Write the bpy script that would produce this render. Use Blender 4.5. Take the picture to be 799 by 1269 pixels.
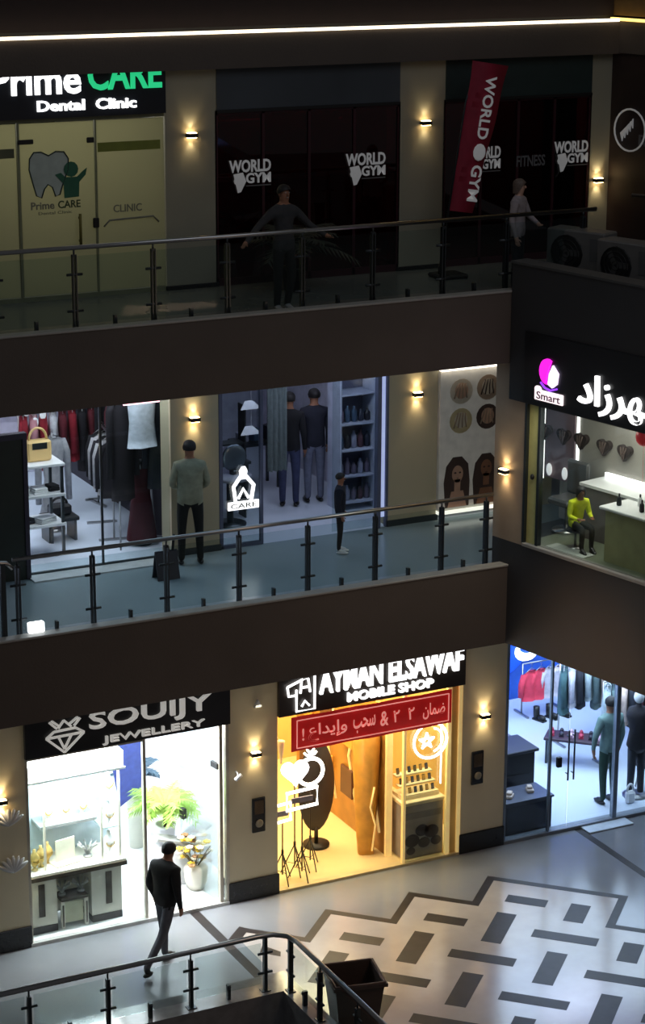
import bpy, math, random
import numpy as np
from mathutils import Vector, Matrix
random.seed(7)
R = math.radians
PI = math.pi
for o in list(bpy.data.objects):
    bpy.data.objects.remove(o)
SC = bpy.context.scene
COL = SC.collection

# ------------------------------------------------------------------ camera
CAM = (-12.0, -25.963, 13.941)
FPX = 2752.56
yaw, pitch, roll = R(26.697), R(16.1224), R(0.21985)
fwd = Vector((math.sin(yaw) * math.cos(pitch), math.cos(yaw) * math.cos(pitch), -math.sin(pitch)))
rgt = Vector((math.cos(yaw), -math.sin(yaw), 0))
upv = rgt.cross(fwd)
r2 = math.cos(roll) * rgt + math.sin(roll) * upv
u2 = -math.sin(roll) * rgt + math.cos(roll) * upv
cd = bpy.data.cameras.new('camera')
cd.sensor_fit = 'HORIZONTAL'
cd.sensor_width = 36.0
cd.lens = 36.0 * FPX / 799.0
cd.clip_end = 200
cam = bpy.data.objects.new('camera', cd)
COL.objects.link(cam)
mw = Matrix(((r2.x, u2.x, -fwd.x, CAM[0]), (r2.y, u2.y, -fwd.y, CAM[1]), (r2.z, u2.z, -fwd.z, CAM[2]), (0, 0, 0, 1)))
cam.matrix_world = mw
SC.camera = cam

# ------------------------------------------------------------------ world, exposure
w = bpy.data.worlds.new('night')
SC.world = w
w.use_nodes = True
w.node_tree.nodes['Background'].inputs[0].default_value = (0.95, 0.95, 1.0, 1)
w.node_tree.nodes['Background'].inputs[1].default_value = 0.052
SC.view_settings.view_transform = 'Standard'
SC.view_settings.look = 'None'
SC.view_settings.gamma = 1
SC.view_settings.exposure = 0
SC.view_settings.use_curve_mapping = False


def light(kind, name, loc, energy, color, size=0.1, size_y=None, target=None, angle=None, blend=0.5):
    ld = bpy.data.lights.new(name, kind)
    ld.energy = energy
    ld.color = color
    if kind == 'AREA':
        ld.shape = 'RECTANGLE'
        ld.size = size
        ld.size_y = size_y or size
    else:
        ld.shadow_soft_size = size
    if kind == 'SPOT':
        ld.spot_size = R(angle)
        ld.spot_blend = blend
    o = bpy.data.objects.new(name, ld)
    COL.objects.link(o)
    o.location = loc
    if target is not None:
        d = Vector(target) - Vector(loc)
        o.rotation_euler = d.to_track_quat('-Z', 'Y').to_euler()
    return o


ATH = R(-77.5704)          # direction of the wing that turns towards the court
WO = Vector((3.103, -1.5, 0))


def wing(s, y, z=0.0):      # a point given along the wing front, behind it, and up
    return (WO.x + s * math.cos(ATH) - y * math.sin(ATH), WO.y + s * math.sin(ATH) + y * math.cos(ATH), z)


# court lamps high above the atrium, ceiling lights of the shops, added fills
light('AREA', 'court_light', (1, -9.5, 17.5), 165, (0.85, 0.9, 1.0), 9, 7, target=(2, -3, 0))
light('AREA', 'court_light_warm', (1.5, -9, 7), 60, (1.0, 0.66, 0.42), 1.5, 1.5, target=(0.8, -5.0, 0))
light('SPOT', 'blue_fill_spot', (6.0, -13.0, 15.0), 5500, (0.22, 0.38, 1.0), 0.4, target=(3.0, -4.7, 0), angle=13, blend=0.9)  # added spot, stands in for the blue reflection on the floor
light('AREA', 'jewellery_light', (-1.85, 2.6, 3.45), 260, (0.92, 0.97, 1.0), 2.6, 3.0, target=(-1.85, 2.6, 0))
light('AREA', 'jewellery_window_light', (-1.85, 0.2, 2.95), 350, (0.95, 0.98, 1.0), 2.7, 0.2, target=(-1.85, -0.6, 0))
light('AREA', 'showcase_light', (-2.55, 0.28, 2.2), 60, (0.95, 0.98, 1.0), 1.2, 0.4, target=(-2.55, 0.45, 0))
light('AREA', 'phone_shop_light', (1.9, 2.2, 3.45), 290, (1.0, 0.86, 0.5), 2.4, 2.6, target=(1.9, 2.2, 0))
light('AREA', 'phone_front_fill', (1.9, 0.2, 2.95), 70, (1.0, 0.84, 0.5), 2.4, 0.2, target=(1.9, 0.8, 0))  # added fill hidden behind the sign, brightens the front of the shop
light('AREA', 'clothes_shop_light', (6.8, 2.4, 3.45), 430, (0.66, 0.79, 1.0), 4.5, 4.0, target=(6.8, 2.4, 0))
light('AREA', 'clothes_front_fill', (5.6, 0.3, 3.3), 45, (0.62, 0.76, 1.0), 3.0, 0.3, target=(5.6, 1.2, 0))  # added fill, lifts the front of the clothes shop
light('AREA', 'boutique_light', (-1.9, 3.6, 7.6), 270, (0.86, 0.88, 1.0), 3.0, 3.4, target=(-1.9, 3.6, 0))
light('AREA', 'boutique_front_fill', (-1.7, 1.55, 7.5), 26, (0.9, 0.93, 1.0), 1.9, 0.2, target=(-1.7, 2.2, 4.75))  # added fill above the sight line, brightens garments at the glass
light('AREA', 'wear_shop_light', (1.7, 3.2, 7.6), 80, (0.72, 0.78, 1.0), 2.2, 2.6, target=(1.7, 3.2, 0))
light('AREA', 'wear_front_fill', (1.6, 1.55, 7.5), 22, (0.72, 0.78, 1.0), 2.2, 0.2, target=(1.7, 2.4, 4.75))  # added fill, out of view above the middle shop front
light('AREA', 'salon_light', wing(1.3, 0.75, 7.2), 46, (1.0, 0.93, 0.8), 2.6, 0.9, target=wing(1.3, 0.75, 0))
light('AREA', 'clinic_light', (-2.3, 2.6, 11.0), 26, (1.0, 0.97, 0.84), 3.0, 1.6, target=(-2.3, 1.3, 9.6))
light('AREA', 'gym_red_fill', (3.0, 2.3, 11.5), 120, (1.0, 0.14, 0.24), 6, 1.2, target=(3, 2.6, 0))  # added red light, tints the dark gym windows
light('AREA', 'balcony_light', (0.2, -0.3, 7.68), 17, (0.36, 0.68, 1.0), 6, 1.6, target=(0.2, -0.1, 0))

light('SPOT', 'amber_fill_spot', (-3.0, -9.0, 1.2), 1500, (1.0, 0.5, 0.16), 0.3, target=wing(1.7, 0, 4.1), angle=15, blend=1.0)  # added spot, gives the lower wing fascia its warm glow
# ------------------------------------------------------------------ materials
MATS = {}


def lin(c):
    return tuple((v / 255 / 12.92) if v / 255 <= 0.04045 else ((v / 255 + 0.055) / 1.055) ** 2.4 for v in c)


def mat(name, rgb, rough=0.6, metal=0.0, var=0.12, scale=6.0, bump=0.0, emit=0.0, bscale=None, spec=0.5, emit_rgb=None):
    if name in MATS:
        return MATS[name]
    m = bpy.data.materials.new(name)
    MATS[name] = m
    m.use_nodes = True
    nt = m.node_tree
    b = nt.nodes['Principled BSDF']
    c = lin(rgb)
    tc = nt.nodes.new('ShaderNodeTexCoord')
    nz = nt.nodes.new('ShaderNodeTexNoise')
    nz.inputs['Scale'].default_value = scale
    nz.inputs['Detail'].default_value = 5
    nt.links.new(tc.outputs['Object'], nz.inputs['Vector'])
    rp = nt.nodes.new('ShaderNodeValToRGB')
    rp.color_ramp.elements[0].position = 0.3
    rp.color_ramp.elements[1].position = 0.7
    rp.color_ramp.elements[0].color = tuple(v * (1 - var) for v in c) + (1,)
    rp.color_ramp.elements[1].color = tuple(min(1, v * (1 + var)) for v in c) + (1,)
    nt.links.new(nz.outputs['Fac'], rp.inputs['Fac'])
    nt.links.new(rp.outputs['Color'], b.inputs['Base Color'])
    b.inputs['Roughness'].default_value = rough
    b.inputs['Metallic'].default_value = metal
    b.inputs['Specular IOR Level'].default_value = spec
    if bump:
        n2 = nt.nodes.new('ShaderNodeTexNoise')
        n2.inputs['Scale'].default_value = bscale or scale * 4
        nt.links.new(tc.outputs['Object'], n2.inputs['Vector'])
        bp = nt.nodes.new('ShaderNodeBump')
        bp.inputs['Strength'].default_value = bump
        bp.inputs['Distance'].default_value = 0.02
        nt.links.new(n2.outputs['Fac'], bp.inputs['Height'])
        nt.links.new(bp.outputs['Normal'], b.inputs['Normal'])
    if emit:
        b.inputs['Emission Color'].default_value = lin(emit_rgb or rgb) + (1,)
        b.inputs['Emission Strength'].default_value = emit
    return m


def glass(name, tint, refl=0.06, rough=0.02, haze=0.0, haze_rgb=(200, 220, 220)):
    if name in MATS:
        return MATS[name]
    m = bpy.data.materials.new(name)
    MATS[name] = m
    m.use_nodes = True
    nt = m.node_tree
    nt.nodes.clear()
    out = nt.nodes.new('ShaderNodeOutputMaterial')
    tr = nt.nodes.new('ShaderNodeBsdfTransparent')
    tr.inputs[0].default_value = lin(tint) + (1,)
    gl = nt.nodes.new('ShaderNodeBsdfGlossy')
    gl.inputs['Roughness'].default_value = rough
    fr = nt.nodes.new('ShaderNodeLayerWeight')
    fr.inputs[0].default_value = 0.25
    ml = nt.nodes.new('ShaderNodeMath')
    ml.operation = 'MULTIPLY_ADD'
    ml.inputs[1].default_value = 0.35 if name != 'rail_glass' else 0.12
    ml.inputs[2].default_value = refl
    nt.links.new(fr.outputs['Fresnel'], ml.inputs[0])
    mx = nt.nodes.new('ShaderNodeMixShader')
    nt.links.new(ml.outputs[0], mx.inputs[0])
    last = tr
    if haze:
        df = nt.nodes.new('ShaderNodeBsdfDiffuse')
        df.inputs[0].default_value = lin(haze_rgb) + (1,)
        mh = nt.nodes.new('ShaderNodeMixShader')
        mh.inputs[0].default_value = haze
        nt.links.new(tr.outputs[0], mh.inputs[1])
        nt.links.new(df.outputs[0], mh.inputs[2])
        last = mh
    nt.links.new(last.outputs[0], mx.inputs[1])
    nt.links.new(gl.outputs[0], mx.inputs[2])
    nt.links.new(mx.outputs[0], out.inputs['Surface'])
    return m


def frosted(name, rgb):
    m = bpy.data.materials.new(name)
    MATS[name] = m
    m.use_nodes = True
    nt = m.node_tree
    nt.nodes.clear()
    out = nt.nodes.new('ShaderNodeOutputMaterial')
    tl = nt.nodes.new('ShaderNodeBsdfTranslucent')
    tl.inputs[0].default_value = lin(rgb) + (1,)
    df = nt.nodes.new('ShaderNodeBsdfDiffuse')
    df.inputs[0].default_value = lin(rgb) + (1,)
    mx = nt.nodes.new('ShaderNodeMixShader')
    mx.inputs[0].default_value = 0.35
    nt.links.new(tl.outputs[0], mx.inputs[1])
    nt.links.new(df.outputs[0], mx.inputs[2])
    nt.links.new(mx.outputs[0], out.inputs['Surface'])
    return m


M_floor = mat('floor_stone', (128, 130, 134), 0.16, var=0.06, scale=1.4)
M_field = mat('pale_marble', (176, 168, 162), 0.17, var=0.07, scale=2.5)
M_dark_tile = mat('dark_tile', (44, 38, 37), 0.42, var=0.2, scale=5, spec=0.25)
M_fascia = mat('brown_render', (84, 75, 68), 0.8, var=0.12, scale=0.7, bump=0.15, bscale=30)
M_wingf = mat('charcoal_panel', (52, 52, 54), 0.6, var=0.08, scale=1.0)
M_cap = mat('grey_capping', (150, 148, 142), 0.45, var=0.08)
M_pillar = mat('beige_cladding', (180, 170, 142), 0.55, var=0.06, scale=1.2, bump=0.05)
M_plinth = mat('black_granite', (30, 29, 31), 0.25, var=0.25, scale=30)
M_black = mat('black_paint', (18, 18, 20), 0.5, var=0.1)
M_sign = mat('sign_panel', (26, 27, 30), 0.35, var=0.1, scale=1)
M_steel = mat('brushed_steel', (165, 165, 165), 0.28, 1.0, var=0.05)
M_dsteel = mat('dark_steel', (70, 76, 80), 0.35, 0.8, var=0.08)
M_white = mat('white_paint', (235, 236, 238), 0.4, var=0.02)
M_wallw = mat('white_wall', (225, 226, 230), 0.8, var=0.03, scale=1.5)
M_gold = mat('gold_wall', (214, 178, 104), 0.45, var=0.1, scale=2)
M_bfloor = mat('balcony_tile', (142, 156, 162), 0.22, var=0.06, scale=1.2)
M_ltr = mat('lit_white_letters', (255, 255, 255), 0.5, emit=1.7)
M_ltr_dim = mat('dim_white_letters', (205, 205, 205), 0.5, emit=0.13)  # faint glow put into plain white prints
M_glass_rail = glass('rail_glass', (238, 244, 244), 0.0, haze=0.006)
M_glass = glass('shop_glass', (238, 244, 244), 0.02)
M_glass_dark = glass('tinted_glass', (92, 70, 76), 0.05)


# ------------------------------------------------------------------ mesh helper
class MB:
    def __init__(self):
        self.v, self.f, self.mi, self.sm = [], [], [], []
        self.X = Matrix.Identity(4)
        self.m = 0

    def add(self, vs, fs, smooth=False):
        n = len(self.v)
        X = self.X
        self.v += [tuple(X @ Vector(p)) for p in vs]
        self.f += [tuple(n + i for i in f) for f in fs]
        self.mi += [self.m] * len(fs)
        self.sm += [smooth] * len(fs)
        return self

    def box(self, x0, x1, y0, y1, z0, z1, bev=0.0):
        if bev:
            b = min(bev, abs(x1 - x0) / 3, abs(y1 - y0) / 3, abs(z1 - z0) / 3)
            pts, ix = [], {}
            for sx in (0, 1):
                for sy in (0, 1):
                    for sz in (0, 1):
                        for a in range(3):
                            p = [x1 if sx else x0, y1 if sy else y0, z1 if sz else z0]
                            s = (sx, sy, sz)
                            for k in range(3):
                                if k != a:
                                    p[k] += -b if s[k] else b
                            ix[(sx, sy, sz, a)] = len(pts)
                            pts.append(tuple(p))
            fs = []
            for a in range(3):
                o1, o2 = [k for k in range(3) if k != a]
                for s in (0, 1):
                    q = []
                    for t in ((0, 0), (1, 0), (1, 1), (0, 1)):
                        k = [0, 0, 0]
                        k[a] = s
                        k[o1], k[o2] = t
                        q.append(ix[(*k, a)])
                    fs.append(q)
                for s1 in (0, 1):
                    for s2 in (0, 1):
                        k0 = [0, 0, 0]
                        k1 = [0, 0, 0]
                        k0[a], k1[a] = 0, 1
                        k0[o1] = k1[o1] = s1
                        k0[o2] = k1[o2] = s2
                        fs.append([ix[(*k0, o1)], ix[(*k1, o1)], ix[(*k1, o2)], ix[(*k0, o2)]])
            for sx in (0, 1):
                for sy in (0, 1):
                    for sz in (0, 1):
                        fs.append([ix[(sx, sy, sz, a)] for a in range(3)])
            return self.add(pts, fs)
        vs = [(x, y, z) for x in (x0, x1) for y in (y0, y1) for z in (z0, z1)]
        return self.add(vs, [(0, 1, 3, 2), (4, 6, 7, 5), (0, 4, 5, 1), (2, 3, 7, 6), (0, 2, 6, 4), (1, 5, 7, 3)])

    def prism(self, pts, z0, z1):          # polygon in xy, extruded in z
        n = len(pts)
        vs = [(x, y, z0) for x, y in pts] + [(x, y, z1) for x, y in pts]
        fs = [tuple(reversed(range(n))), tuple(range(n, 2 * n))]
        fs += [(i, (i + 1) % n, n + (i + 1) % n, n + i) for i in range(n)]
        return self.add(vs, fs)

    def plate(self, pts, y0, y1):          # polygon in xz, extruded in y
        n = len(pts)
        vs = [(x, y0, z) for x, z in pts] + [(x, y1, z) for x, z in pts]
        fs = [tuple(range(n)), tuple(reversed(range(n, 2 * n)))]
        fs += [(i, n + i, n + (i + 1) % n, (i + 1) % n) for i in range(n)]
        return self.add(vs, fs)

    def tube(self, pts, r, n=8, closed=False):
        pts = [Vector(p) for p in pts]
        rs = r if isinstance(r, (list, tuple)) else [r] * len(pts)
        N = len(pts)
        vs, fs = [], []
        ref = None
        for i, p in enumerate(pts):
            if closed:
                t = pts[(i + 1) % N] - pts[i - 1]
            else:
                t = pts[min(i + 1, N - 1)] - pts[max(i - 1, 0)]
            t.normalize()
            if ref is None:
                ref = Vector((0, 0, 1)) if abs(t.z) < 0.9 else Vector((1, 0, 0))
            a = t.cross(ref)
            if a.length < 1e-4:
                a = t.cross(Vector((0.3, 1, 0.2)))
            a.normalize()
            b = a.cross(t).normalized()
            ref = b
            for k in range(n):
                an = 2 * PI * k / n
                vs.append(tuple(p + rs[i] * (math.cos(an) * a + math.sin(an) * b)))
        m = N if closed else N - 1
        for i in range(m):
            for k in range(n):
                j = (i + 1) % N
                fs.append((i * n + k, i * n + (k + 1) % n, j * n + (k + 1) % n, j * n + k))
        if not closed:
            fs += [tuple(reversed(range(n))), tuple(range((N - 1) * n, N * n))]
        return self.add(vs, fs, smooth=True)

    def cyl(self, x, y, z0, z1, r, n=16, r1=None):
        return self.tube([(x, y, z0), (x, y, z1)], [r, r if r1 is None else r1], n)

    def lathe(self, prof, x=0, y=0, n=18):
        vs = [(x + r * math.cos(2 * PI * k / n), y + r * math.sin(2 * PI * k / n), z) for r, z in prof for k in range(n)]
        fs = []
        for i in range(len(prof) - 1):
            for k in range(n):
                fs.append((i * n + k, i * n + (k + 1) % n, (i + 1) * n + (k + 1) % n, (i + 1) * n + k))
        fs += [tuple(reversed(range(n))), tuple(range((len(prof) - 1) * n, len(prof) * n))]
        return self.add(vs, fs, smooth=True)

    def ball(self, c, rx, ry=None, rz=None, n=12, m=8):
        ry = rx if ry is None else ry
        rz = rx if rz is None else rz
        vs = [(c[0], c[1], c[2] - rz)]
        for i in range(1, m):
            a = -PI / 2 + PI * i / m
            for k in range(n):
                b = 2 * PI * k / n
                vs.append((c[0] + rx * math.cos(a) * math.cos(b), c[1] + ry * math.cos(a) * math.sin(b), c[2] + rz * math.sin(a)))
        vs.append((c[0], c[1], c[2] + rz))
        fs = [(0, 1 + (k + 1) % n, 1 + k) for k in range(n)]
        for i in range(m - 2):
            for k in range(n):
                fs.append((1 + i * n + k, 1 + i * n + (k + 1) % n, 1 + (i + 1) * n + (k + 1) % n, 1 + (i + 1) * n + k))
        L = len(vs) - 1
        fs += [(L, 1 + (m - 2) * n + k, 1 + (m - 2) * n + (k + 1) % n) for k in range(n)]
        return self.add(vs, fs, smooth=True)

    def build(self, name, mats, parent=None):
        me = bpy.data.meshes.new(name)
        me.from_pydata(self.v, [], self.f)
        for m in (mats if isinstance(mats, (list, tuple)) else [mats]):
            me.materials.append(m)
        me.polygons.foreach_set('material_index', self.mi)
        me.polygons.foreach_set('use_smooth', self.sm)
        me.update()
        o = bpy.data.objects.new(name, me)
        COL.objects.link(o)
        if parent:
            o.parent = parent
        return o


def at(x=0, y=0, z=0, rz=0, rx=0, ry=0, s=1):
    return Matrix.Translation((x, y, z)) @ Matrix.Rotation(rz, 4, 'Z') @ Matrix.Rotation(ry, 4, 'Y') @ Matrix.Rotation(rx, 4, 'X') @ Matrix.Scale(s, 4)


def box(*a, **k):
    return MB().box(*a, **k)


def tag(o, label, cat, group=None, kind=None):
    o['label'] = label
    o['category'] = cat
    if group:
        o['group'] = group
    if kind:
        o['kind'] = kind
    return o


def struct(name, mb, m, loc=None, rz=0, parent=None):
    o = mb.build(name, m, parent)
    if parent is None:
        o['kind'] = 'structure'
    if loc:
        o.location = loc
        o.rotation_euler.z = rz
    return o


def thing(name, label, cat, loc=(0, 0, 0), rz=0, group=None):
    o = bpy.data.objects.new(name, None)
    o.empty_display_size = 0.1
    COL.objects.link(o)
    o.location = loc
    o.rotation_euler = (0, 0, rz)
    return tag(o, label, cat, group)


def solo(name, mb, m, label, cat, loc=(0, 0, 0), rz=0, group=None):
    o = mb.build(name, m)
    o.location = loc
    o.rotation_euler = (0, 0, rz)
    return tag(o, label, cat, group)


def dup(root, loc, rz=0, label=None):
    r = root.copy()
    COL.objects.link(r)
    r.location = loc
    r.rotation_euler = (0, 0, rz)
    if label:
        r['label'] = label
    for ch in [o for o in bpy.data.objects if o.parent == root]:
        c = ch.copy()
        COL.objects.link(c)
        c.parent = r
        for g in [o for o in bpy.data.objects if o.parent == ch]:
            d = g.copy()
            COL.objects.link(d)
            d.parent = c
    return r


def text_mb(s, x0, x1, z0, z1, y=0.0, depth=0.03, bold=0.0, mb=None, fit=True, res=3, sh=0):
    """lettering facing -y, fitted into x0..x1, z0..z1 and standing depth proud of the plane y"""
    cu = bpy.data.curves.new('t', 'FONT')
    cu.body = s
    cu.extrude = 0.5
    cu.offset = bold
    cu.resolution_u = res
    cu.shear = sh
    o = bpy.data.objects.new('t', cu)
    COL.objects.link(o)
    dg = bpy.context.evaluated_depsgraph_get()
    dg.update()
    me = bpy.data.meshes.new_from_object(o.evaluated_get(dg))
    V = np.array([v.co[:] for v in me.vertices])
    F = [tuple(p.vertices) for p in me.polygons]
    bpy.data.objects.remove(o)
    bpy.data.curves.remove(cu)
    bpy.data.meshes.remove(me)
    mb = mb or MB()
    if len(V) == 0:
        return mb
    a, b = V.min(0), V.max(0)
    sx = (x1 - x0) / (b[0] - a[0])
    sz = (z1 - z0) / (b[1] - a[1])
    vs = [(x0 + (p[0] - a[0]) * sx, y - depth * (p[2] + 0.5), z0 + (p[1] - a[1]) * sz) for p in V]
    return mb.add(vs, F)


# ------------------------------------------------------------------ setting
L0, L1, L2 = 0.0, 4.75, 8.5      # floor levels
YW = 1.35                         # shop fronts of the upper floors
XL, XR = -7.0, 11.0

fl = MB()
fl.box(XL, XR, -2.6, 0.0, -0.3, 0)
fl.box(-0.75, XR, -9.0, -2.6, -0.3, 0)
floor = struct('floor', fl, M_floor)
q2 = math.sqrt(2)


def uv(u, v):
    return ((u + v) / q2, (v - u) / q2)


zig = [(0.2, -1.2), (0.2, -0.96), (1.12, -0.96), (1.12, -0.06), (2.07, -0.06), (2.07, 0.84), (3.0, 0.84), (3.0, 1.71), (4.93, 1.71), (4.93, 0.77), (5.86, 0.77), (5.86, -0.17), (6.8, -0.17), (6.8, -1.1), (7.7, -1.1)]
poly = [uv(*p) for p in zig] + [uv(7.7, -3.0), uv(5.4, -5.6), uv(4.4, -5.4)]
poly[0] = uv(0.2, -1.2)
struct('pale_field', MB().prism(list(reversed(poly)), 0.0, 0.0015), M_field, parent=floor)
for a, b in zip(zig[:-1], zig[1:]):
    h = 0.06
    u0, u1 = sorted((a[0], b[0]))
    v0, v1 = sorted((a[1], b[1]))
    hz = h if u1 - u0 > 0.01 else 0
    pts = [uv(u0 - h, v0 - h), uv(u1 + h - 2 * hz * 0, v0 - h), uv(u1 + h, v1 + h), uv(u0 - h, v1 + h)]
    zz = 0.003 if hz else 0.0035
    MB().prism(pts, 0.0, zz).build('border_strip', M_dark_tile, floor)
for i in range(-4, 5):
    for j in range(-7, 2):
        if j > (i + 1 if i <= 0 else 2 - i):
            continue
        cu_, cv_ = 3.49 + 0.925 * i, 0.23 + 0.925 * j
        lu, lv = (0.45, 0.115) if (i + j) % 2 else (0.14, 0.46)
        if i <= 0 and j == i + 1:
            cu_ += 0.17
            lu = 0.29
        if i >= 1 and j == 2 - i:
            cv_ -= 0.15
            lv = 0.28
        x, y = uv(cu_, cv_)
        if x < -0.35 or y < -7.5 or x > 7:
            continue
        pts = [uv(cu_ - lu, cv_ - lv), uv(cu_ + lu, cv_ - lv), uv(cu_ + lu, cv_ + lv), uv(cu_ - lu, cv_ + lv)]
        MB().prism(pts, 0.0, 0.004).build('inlay_tile', M_dark_tile, floor)
for pts in ([(-1.0, -0.02), (-0.86, -0.02), (-0.84, -2.1), (-0.6, -2.36), (-0.66, -2.45), (-0.98, -2.16)],
            [(-0.84, -1.12), (-0.84, -0.98), (-0.55, -0.7), (-0.48, -0.8)],
            [(-0.62, -1.52), (-0.5, -1.34), (-0.36, -1.62), (-0.42, -1.74)],
            [(5.33, -0.02), (5.45, -0.02), (5.45, -2.9), (5.33, -2.9)]):
    a = sum(pts[i][0] * pts[(i + 1) % len(pts)][1] - pts[(i + 1) % len(pts)][0] * pts[i][1] for i in range(len(pts)))
    MB().prism(pts if a > 0 else pts[::-1], 0.0, 0.003).build('border_strip', M_dark_tile, floor)

# curb and dark slab faces round the void in the court
M_curb = mat('polished_curb', (120, 120, 122), 0.12, var=0.15, scale=8)
struct('trim_1', MB().box(XL, -0.78, -3.08, -2.6, -0.3, 0.28).box(-1.02, -0.78, -9, -3.08, -0.3, 0.28), M_curb)
struct('wall_void', MB().box(XL, -0.8, -3.05, -2.8, -4.0, -0.3).box(-1.0, -0.8, -9, -3.05, -4.0, -0.3), M_fascia)
struct('floor', MB().box(XL, -0.8, -9, -3.05, -4.2, -4.0), mat('basement_floor', (70, 60, 55), 0.6))

# shop floors, walls, ceilings: ground level
G_BACK = 6.0
M_jfl = mat('white_glossy_tile', (228, 232, 234), 0.18, var=0.03, scale=1.2)
M_yfl = mat('cream_tile', (222, 200, 150), 0.22, var=0.05, scale=1.5)
M_bfl = mat('bluish_white_tile', (205, 214, 228), 0.15, var=0.04, scale=1.1)
struct('floor', box(-3.5, 0.0, 0.0, G_BACK, -0.3, 0.03), M_jfl)
struct('floor', box(0.0, 3.7, 0.0, G_BACK, -0.3, 0.03), M_yfl)
struct('floor', box(3.7, XR, 0.0, G_BACK, -0.3, 0.03), M_bfl)
struct('wall_back', box(-3.7, 0.0, G_BACK, G_BACK + 0.2, 0, 3.8), M_wallw)
struct('wall_back', box(0.0, 3.7, 4.4, 4.6, 0.03, 3.75), M_gold)
struct('wall_back', box(3.8, XR, 5.05, 5.2, 0.03, 3.75), mat('blue_wall', (40, 90, 190), 0.7))
struct('wall_side', box(-3.75, -3.6, 0.4, G_BACK, 0, 3.75), M_wallw)
struct('wall_side', box(-0.1, 0.0, 0.36, G_BACK, 0.03, 3.75), M_wallw)
struct('wall_side', box(0.0, 0.1, 0.36, 4.4, 0.03, 3.75), M_gold)
struct('wall_side', box(3.62, 3.7, 0.36, 4.4, 0.03, 3.75), M_gold)
struct('wall_side', box(3.7, 3.8, 0.36, G_BACK, 0.03, 3.75), M_wallw)
struct('wall_side', box(XR - 0.1, XR, -1, G_BACK, 0, 3.75), M_wallw)
struct('ceiling', box(XL, XR, 0.05, G_BACK, 3.75, 3.9), M_wallw)


def pillar(x0, x1, y, z0, z1, plinth=0.31, d=0.36):
    p = struct('pillar', box(x0, x1, y, y + d, z0, z1), (M_pillar if z0 > 2 else mat('lit_beige_cladding', (214, 202, 170), 0.5, var=0.06, scale=1.2, bump=0.05)) if z0 < 8 else mat('shaded_beige_cladding', (150, 146, 128), 0.55, var=0.06, scale=1.2))  # one cladding; light at ground and shade on top put into its colour
    if plinth:
        b = MB().box(x0 - 0.02, x1 + 0.02, y - 0.025, y + d, z0, z0 + plinth, bev=0.008)
        b.build('plinth', M_plinth, p)
    return p


pillar(-4.05, -3.31, 0, 0, 3.81)
pillar(-0.37, 0.37, 0, 0, 3.81)
pillar(3.34, 4.07, 0, 0, 3.81)
struct('trim_2', MB().box(-3.31, -0.39, -0.03, 0.1, 0.0, 0.05), mat('pale_threshold', (200, 200, 196), 0.3))
struct('trim_3', MB().box(0.39, 3.32, -0.02, 0.1, 0.0, 0.04), mat('cream_threshold', (205, 185, 140), 0.3))
struct('trim_4', MB().box(4.09, XR, -0.02, 0.14, 0.0, 0.05), mat('grey_threshold', (120, 128, 138), 0.35))

# balconies (slab, fascia, curb with metal capping)
for z0, z1, cz in ((3.81, L1, 4.94), (7.72, L2, 8.69)):
    xr = 3.12 if z0 < 5 else 4.6
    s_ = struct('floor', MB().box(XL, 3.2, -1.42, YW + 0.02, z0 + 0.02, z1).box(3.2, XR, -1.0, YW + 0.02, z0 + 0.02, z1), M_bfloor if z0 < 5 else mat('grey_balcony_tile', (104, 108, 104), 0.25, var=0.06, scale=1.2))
    f_ = struct('wall_fascia', MB().box(XL, 3.12, -1.5, -1.42, z0, cz - 0.03).box(XL, 3.12, -1.42, -1.36, z0, cz - 0.03), M_fascia)
    box(XL, 3.12, -1.515, -1.34, cz - 0.03, cz, bev=0.008).build('capping', M_cap, f_)

# upper floors: shop slabs and walls
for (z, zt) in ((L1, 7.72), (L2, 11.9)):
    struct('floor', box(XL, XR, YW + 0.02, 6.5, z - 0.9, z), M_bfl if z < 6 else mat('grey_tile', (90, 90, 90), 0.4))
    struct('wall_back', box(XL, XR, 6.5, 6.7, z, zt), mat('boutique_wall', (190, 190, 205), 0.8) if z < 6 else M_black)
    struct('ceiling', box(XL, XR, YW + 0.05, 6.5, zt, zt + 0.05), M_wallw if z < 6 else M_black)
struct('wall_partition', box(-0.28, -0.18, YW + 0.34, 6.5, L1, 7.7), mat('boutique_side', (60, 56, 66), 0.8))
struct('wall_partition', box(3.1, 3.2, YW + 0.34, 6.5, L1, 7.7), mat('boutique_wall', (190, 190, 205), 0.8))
struct('wall_partition', box(-0.28, -0.18, YW + 0.34, 6.5, L2, 11.9), M_wallw)
pillar(-0.6, 0.12, YW, L1, 7.72, 0)
pillar(2.8, 3.6, YW, L1, 7.72, 0)
pillar(4.66, 5.6, YW, L1, 7.72, 0)
pillar(-0.61, 0.13, YW, L2, 11.9, 0.06)
pillar(2.9, 3.63, YW, L2, 11.9, 0.06)
pillar(6.05, 6.45, YW, L2, 11.9, 0)
struct('baseboard_front', MB().box(-0.62, 0.14, YW - 0.02, YW + 0.1, L1, L1 + 0.09).box(2.78, 3.62, YW - 0.02, YW + 0.1, L1, L1 + 0.09), M_dsteel)

# roof beam with the light strip, parapet above
rb = struct('wall_roof_beam', MB().box(XL, 6.45, YW - 0.17, YW + 0.3, 11.42, 11.87), M_fascia)
pp = struct('wall_parapet', MB().box(XL, 6.4, YW + 0.02, YW + 0.4, 11.95, 14.2), mat('dark_parapet', (30, 17, 17), 0.8, var=0.1))
led = MB().box(XL, 6.36, YW - 0.2, YW - 0.15, 11.875, 11.915)
solo('light_strip', led, mat('warm_white_strip', (255, 236, 205), emit=2.6), 'long warm white light strip running along the roof edge', 'light strip')
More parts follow.
